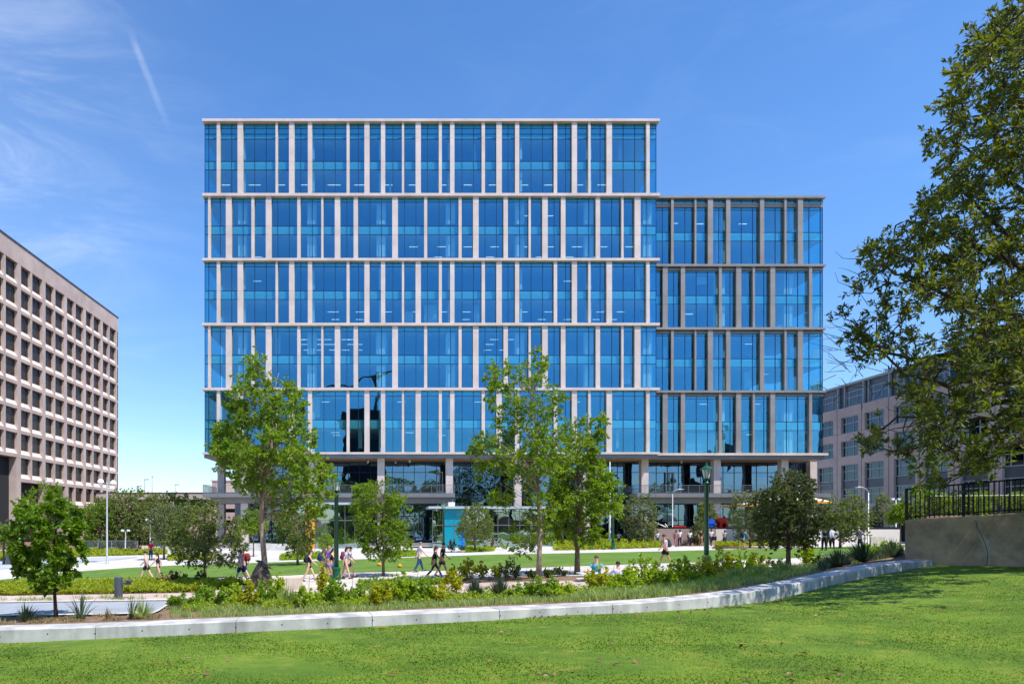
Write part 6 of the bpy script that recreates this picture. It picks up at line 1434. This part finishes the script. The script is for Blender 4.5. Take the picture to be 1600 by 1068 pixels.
    for s0, e, w in AR:
        b = len(v)
        if sleeve == 'none': continue
        v += [s0, s0.lerp(e, .62)]; r += [.066, .058]; ed += [(3, b), (b, b + 1)]
        if sleeve == 'long': v += [e, w]; r += [.054, .042]; ed += [(b + 1, b + 2), (b + 2, b + 3)]
    if coat: v = [pel + Vector((0, 0, -.16))] + v; r = [(.17 * ff, .14 * ff)] + r; ed = [(0, 1)] + [(a + 1, b + 1) for a, b in ed]
    skin('shirt', [q * s for q in v], ed, [tuple(z * s for z in q) if isinstance(q, tuple) else q * s for q in r], cloth(top), 0, t)
    v = [pel + Vector((0, 0, .03)), pel + Vector((0, 0, -.06))]; r = [(.15 * ff, .118 * ff), (.15 * ff, .12 * ff)]; ed = [(0, 1)]
    for h0, k, an, toe in LG:
        b = len(v); f = {'shorts': .72, 'brief': .5, 'knee': .98}.get(style, 1)
        v += [h0 + Vector((0, 0, -.04)) if not sit else h0, h0.lerp(k, f)]; r += [.112 * ff, (.1 if style != 'leggings' else .07) * ff * (1 if f < 1 else .85)]; ed += [(1, b), (b, b + 1)]
        if style in ('trousers', 'leggings'): v += [k.lerp(an, .5), an + Vector((0, 0, .02))]; r += ([.068, .06] if style == 'trousers' else [.058, .044]); ed += [(b + 1, b + 2), (b + 2, b + 3)]
    skin({'trousers': 'trousers', 'leggings': 'leggings'}.get(style, 'shorts'), [q * s for q in v], ed, [tuple(z * s for z in q) if isinstance(q, tuple) else q * s for q in r], cloth(bottom), 0, t)
    for h0, k, an, toe in LG:
        d = (toe - an); m = MB(); c = an.lerp(toe, .45); yaw = math.atan2(-d.z - .05, .17)
        L, Wd, Hh_ = .135, .046, .045; vs = []
        for i, (fx, hz, wy) in enumerate(((-1, .9, .8), (-.4, 1.2, .95), (.3, .75, 1.05), (1, .3, .6))):
            for (yy, zz) in ((-1, -1), (1, -1), (.8, hz), (-.8, hz)): x_, z_ = fx * L, zz * Hh_ * (1 if zz > 0 else .5); vs.append((c + Vector((x_ * math.cos(yaw) + z_ * math.sin(yaw), yy * Wd * wy, -x_ * math.sin(yaw) + z_ * math.cos(yaw) - .005))) * s)
        fs = [(i * 4 + j, (i + 1) * 4 + j, (i + 1) * 4 + (j + 1) % 4, i * 4 + (j + 1) % 4) for i in range(3) for j in range(4)] + [(3, 2, 1, 0), (12, 13, 14, 15)]
        m.add(vs, fs).build('shoe', shoe, t)
    t['_h'] = s; return t, B, heading, (ch * s, sh * s, AR, s, pel * s)
def backpack(P, col, label, sz=1.0, strap=True):
    t, B, hd, (ch, sh, AR, s, pel) = P; b = thing('backpack', label, 'backpack', tuple(B), 'backpacks worn by walkers', rz=hd, local=True)
    c = ch + Vector((-.2 * s, 0, -.03 * s)); m = MB(); vs = []
    for z, w, d in ((-.24, .13, .07), (-.2, .15, .1), (0, .155, .11), (.14, .14, .095), (.21, .09, .05)):
        for a in np.linspace(0, 2 * math.pi, 12, endpoint=False):
            ca, sa = math.cos(a), math.sin(a); q = (abs(ca) ** .6) * (1 if ca > 0 else -1); q2 = (abs(sa) ** .6) * (1 if sa > 0 else -1); vs.append((c.x + q * d * s * sz, c.y + q2 * w * s * sz, c.z + z * s * sz))
    m.add(vs, [(i * 12 + k, i * 12 + (k + 1) % 12, (i + 1) * 12 + (k + 1) % 12, (i + 1) * 12 + k) for i in range(4) for k in range(12)] + [tuple(range(11, -1, -1)), tuple(range(48, 60))]).build('bag', cloth(col), b, smooth=True)
    MB().box(c.x - .15 * s * sz, c.x - .09 * s * sz, c.y - .09 * s, c.y + .09 * s, c.z - .2 * s, c.z - .02 * s).build('pocket', cloth(tuple(int(v * .8) for v in col)), b, bevel=.02)
    for sy in (1, -1): MB().tube([c + Vector((.07, sy * .09, .14)) * s, sh + Vector((0, sy * .1, .085)) * s, ch + Vector((.13, sy * .1, .06)) * s, ch + Vector((.10, sy * .13, -.12)) * s, c + Vector((.08, sy * .12, -.18)) * s], .016 * s, 4).build('strap', cloth(tuple(int(v * .7) for v in col)), b)
PI = math.pi
person(229, 907, 'man in a pale tank top and black shorts walking left by the oval lawn', (212, 200, 190), (26, 26, 34), 1.72, PI * .97, .5, 'shorts', 'l', HB, sleeve='none', shoe=M_wshoe)
person(247, 906, 'woman with long dark hair in black tank top and shorts, behind the man in pale', (34, 34, 44), (32, 34, 50), 1.58, PI * .97, .45, 'brief', 'l', HB, .22, sleeve='none', phase=-1)
person(235.5, 874, 'person in a bright red shirt and jeans by the far tan stone wall', (205, 24, 44), (44, 66, 120), 1.75, -PI / 2 + .3, .1, 'trousers', 'm', HBr)
p = person(377, 909, 'person in a grey shirt and navy shorts walking left past the sculpture', (150, 146, 150), (28, 42, 96), 1.7, PI * .9, .4, 'knee', 'l', HBr, .05, shoe=M_shoe, fat=1.1)
p = person(383, 905, 'person in a crimson shirt, partly behind the one in the grey shirt', (200, 36, 72), (28, 42, 96), 1.7, PI * .9, .42, 'knee', 'l', HB, phase=-1); backpack(p, (128, 60, 40), 'rust-red backpack of the walker in the crimson shirt')
p = person(483, 908, 'woman in a navy tank top and dark shorts striding right, first behind the group', (40, 44, 62), (30, 38, 82), 1.62, 0.05, .5, 'brief', 'l', HBr, .12, sleeve='none'); backpack(p, (42, 44, 56), 'black backpack of the woman in the navy tank top')
p = person(504, 905, 'person in a light blue shirt with navy backpack, left in the group of three', (120, 150, 215), (90, 130, 160), 1.62, .1, .35, 'shorts', 'l', mat('blond_hair', lin(196, 156, 96), .6), .05); backpack(p, (34, 50, 96), 'navy backpack of the walker in the light blue shirt')
p = person(511.5, 904, 'bald man with a purple backpack, middle of the close group of three', (110, 106, 190), (150, 140, 180), 1.78, .1, .38, 'shorts', 'm', None, phase=-1, fat=1.1); backpack(p, (88, 52, 130), 'purple backpack of the bald man', 1.15)
p = person(518, 903, 'woman in a black top and violet shorts, right in the close group of three', (40, 34, 44), (132, 110, 210), 1.6, .1, .45, 'shorts', 'l', HB, .1, sleeve='none', shoe=M_shoe)
p = person(540, 905, 'woman in a pale blue shirt and blue shorts right of the first lamp post', (186, 202, 232), (56, 96, 180), 1.68, .1, .3, 'brief', 'l', HB, .12, phase=-1); backpack(p, (128, 52, 84), 'maroon backpack of the woman in the pale blue shirt')
person(545, 903, 'walker mostly hidden behind the woman in the pale blue shirt', (196, 200, 206), (60, 70, 90), 1.68, .1, .5, 'shorts', 'l', HB)
person(655, 893.5, 'man in a white T-shirt and blue jeans walking away to the right', (226, 226, 234), (42, 74, 116), 1.72, .35, .42, 'trousers', 'l', HG)
person(679, 904, 'woman in a black top and black leggings striding right', (24, 24, 28), (22, 22, 26), 1.68, .05, .58, 'leggings', 'm', HBr, .2, sleeve='none', shoe=M_wshoe)
person(690.5, 901, 'man in a black T-shirt and dark shorts beside the woman in leggings', (36, 30, 34), (60, 52, 58), 1.74, .1, .42, 'shorts', 'm', HB, phase=-1, fat=1.05)
p = person(1040, 884.5, 'man in a pale pink T-shirt and black shorts walking left alone', (222, 196, 208), (22, 22, 26), 1.74, PI, .42, 'shorts', 'm', HB, phase=-1, fat=1.1); backpack(p, (58, 66, 76), 'dark grey backpack of the man in the pale pink T-shirt')
zs_ = bz(894.5, 29.5)
person(0, 0, 'bearded man in a teal polo shirt with sunglasses sitting at the picnic table', (60, 178, 206), (70, 60, 60), 1.95, -PI / 2 - .25, sit=True, style='trousers', skin_='l', hair=HBr, pos=(bx(932, 30.5), 30.5, zs_ - .78), arms=[((.30, .30, .30), (.42, .22, .22)), ((.25, -.34, .28), (.42, -.24, .22))], group='men sitting at the picnic table', fat=1.2)
person(0, 0, 'man in a lavender shirt sitting with his back to the camera at the picnic table', (206, 200, 226), (60, 60, 80), 1.85, PI / 2, sit=True, style='trousers', skin_='m', hair=HB, pos=(bx(967, 28.6), 28.6, zs_ - .86), arms=[((.25, .30, .28), (.42, .20, .22)), ((.25, -.30, .28), (.42, -.2, .22))], sleeve='long', group='men sitting at the picnic table', fat=1.15)
FP = [(967, 846, 'man in white shirt and dark trousers in the shade left of the silvery tree', (232, 232, 235), (30, 32, 44), -PI / 2, .15, 'd'),
      (983, 846, 'man in a pale blue shirt half hidden by the silvery tree', (170, 200, 225), (26, 30, 44), -PI / 2, .1, 'd'),
      (1003, 851, 'person in dark blue bending beside the silvery tree', (60, 66, 88), (48, 52, 72), PI * .8, .3, 'm'),
      (1027, 846, 'man in a white shirt and navy trousers above the walker in the pale pink T-shirt', (222, 230, 240), (36, 50, 96), -PI / 2, .12, 'd'),
      (1056, 852, 'person in dusty pink behind the man in white with brown trousers', (176, 116, 128), (170, 120, 132), -PI / 2, .15, 'd'),
      (1062, 854, 'man in a white shirt and brown-black trousers, left of two similar men', (230, 230, 232), (52, 42, 46), -PI / 2, .2, 'd'),
      (1078, 854, 'man in a white shirt with a dark chest band left of the small pine', (228, 228, 230), (44, 42, 52), -PI / 2, .15, 'd'),
      (1095, 854, 'person in a dark top and khaki shorts in front of the small pine', (60, 52, 48), (150, 140, 110), -PI / 2 - .3, .25, 'm'),
      (1111, 854, 'man in white shirt and dark trousers with a black bag, right of the lamp post', (230, 230, 234), (44, 40, 52), -PI / 2, .32, 'd'),
      (1132, 857, 'man in a beige shirt and dark trousers in front of the red playhouse', (192, 178, 164), (40, 40, 50), -PI / 2, .15, 'd')]
for i, (px, py, lb, a, b, hd, st, sk) in enumerate(FP):
    person(px, py, lb, a, b, 1.62 + .06 * (i % 3), hd, st, 'trousers' if 'shorts' not in lb else 'shorts', sk, HB, D=(72.6 if py < 850 else 69.5 + .5 * (i % 4)), group='people on the far path', swing=.25, phase=1 if i % 2 else -1)
bg_ = far(1115, 66); tag(MB().box(bg_.x - .22, bg_.x + .22, 66.3, 66.5, 0, .4).build('shoulder_bag', M_black), 'black bag at the hip of the man walking towards the lawn', 'bag')
_m = far(1111, 69.5); bpy.data.objects['shoulder_bag'].location = (_m.x + .32 - bg_.x, _m.y - 66.4, _m.z + .6)
p = person(1161, 859, 'man in a turquoise shirt with a dark backpack leaning forward on the far path', (40, 160, 186), (60, 72, 110), 1.66, .15, .25, 'shorts', 'm', HBr, lean=.14, group='people on the far path'); backpack(p, (36, 40, 52), 'dark backpack of the man in the turquoise shirt')
p = person(1288, 860, 'man in a light blue shirt and black trousers seen from behind, left of a pair', (176, 198, 232), (24, 26, 40), 1.8, PI / 2, .1, 'trousers', 'd', HB, sleeve='long', group='men standing on the oval lawn'); backpack(p, (22, 22, 30), 'black backpack of the left man in light blue')
person(1294.5, 853, 'third man mostly hidden between the two men in light blue shirts', (150, 160, 190), (24, 26, 40), 1.78, -PI / 2, .1, 'trousers', 'd', HB, group='men standing on the oval lawn')
person(1300.5, 857, 'man in a light blue long-sleeved shirt seen from behind, right of a pair', (192, 210, 240), (22, 24, 36), 1.76, PI / 2, .1, 'trousers', 'm', HB, sleeve='long', group='men standing on the oval lawn', fat=1.1)
person(1344, 858, 'man in a grey-blue suit standing alone on the lawn near the weathered wall', (74, 84, 106), (34, 38, 52), 1.76, PI / 2 + .5, .12, 'trousers', 'm', HG, sleeve='long', coat=True, group='men standing on the oval lawn')
# turn the posed skeletons into finished meshes
for o in TMP:
    pass
dg = bpy.context.evaluated_depsgraph_get(); dg.update()
done = []
for o in TMP:
    ev = o.evaluated_get(dg); me = bpy.data.meshes.new_from_object(ev, depsgraph=dg); done.append((o, me))
for o, me in done:
    o.modifiers.clear(); o.data = me; me.polygons.foreach_set('use_smooth', [True] * len(me.polygons))
for o in list(bpy.data.objects):
    if '_h' in o: del o['_h']
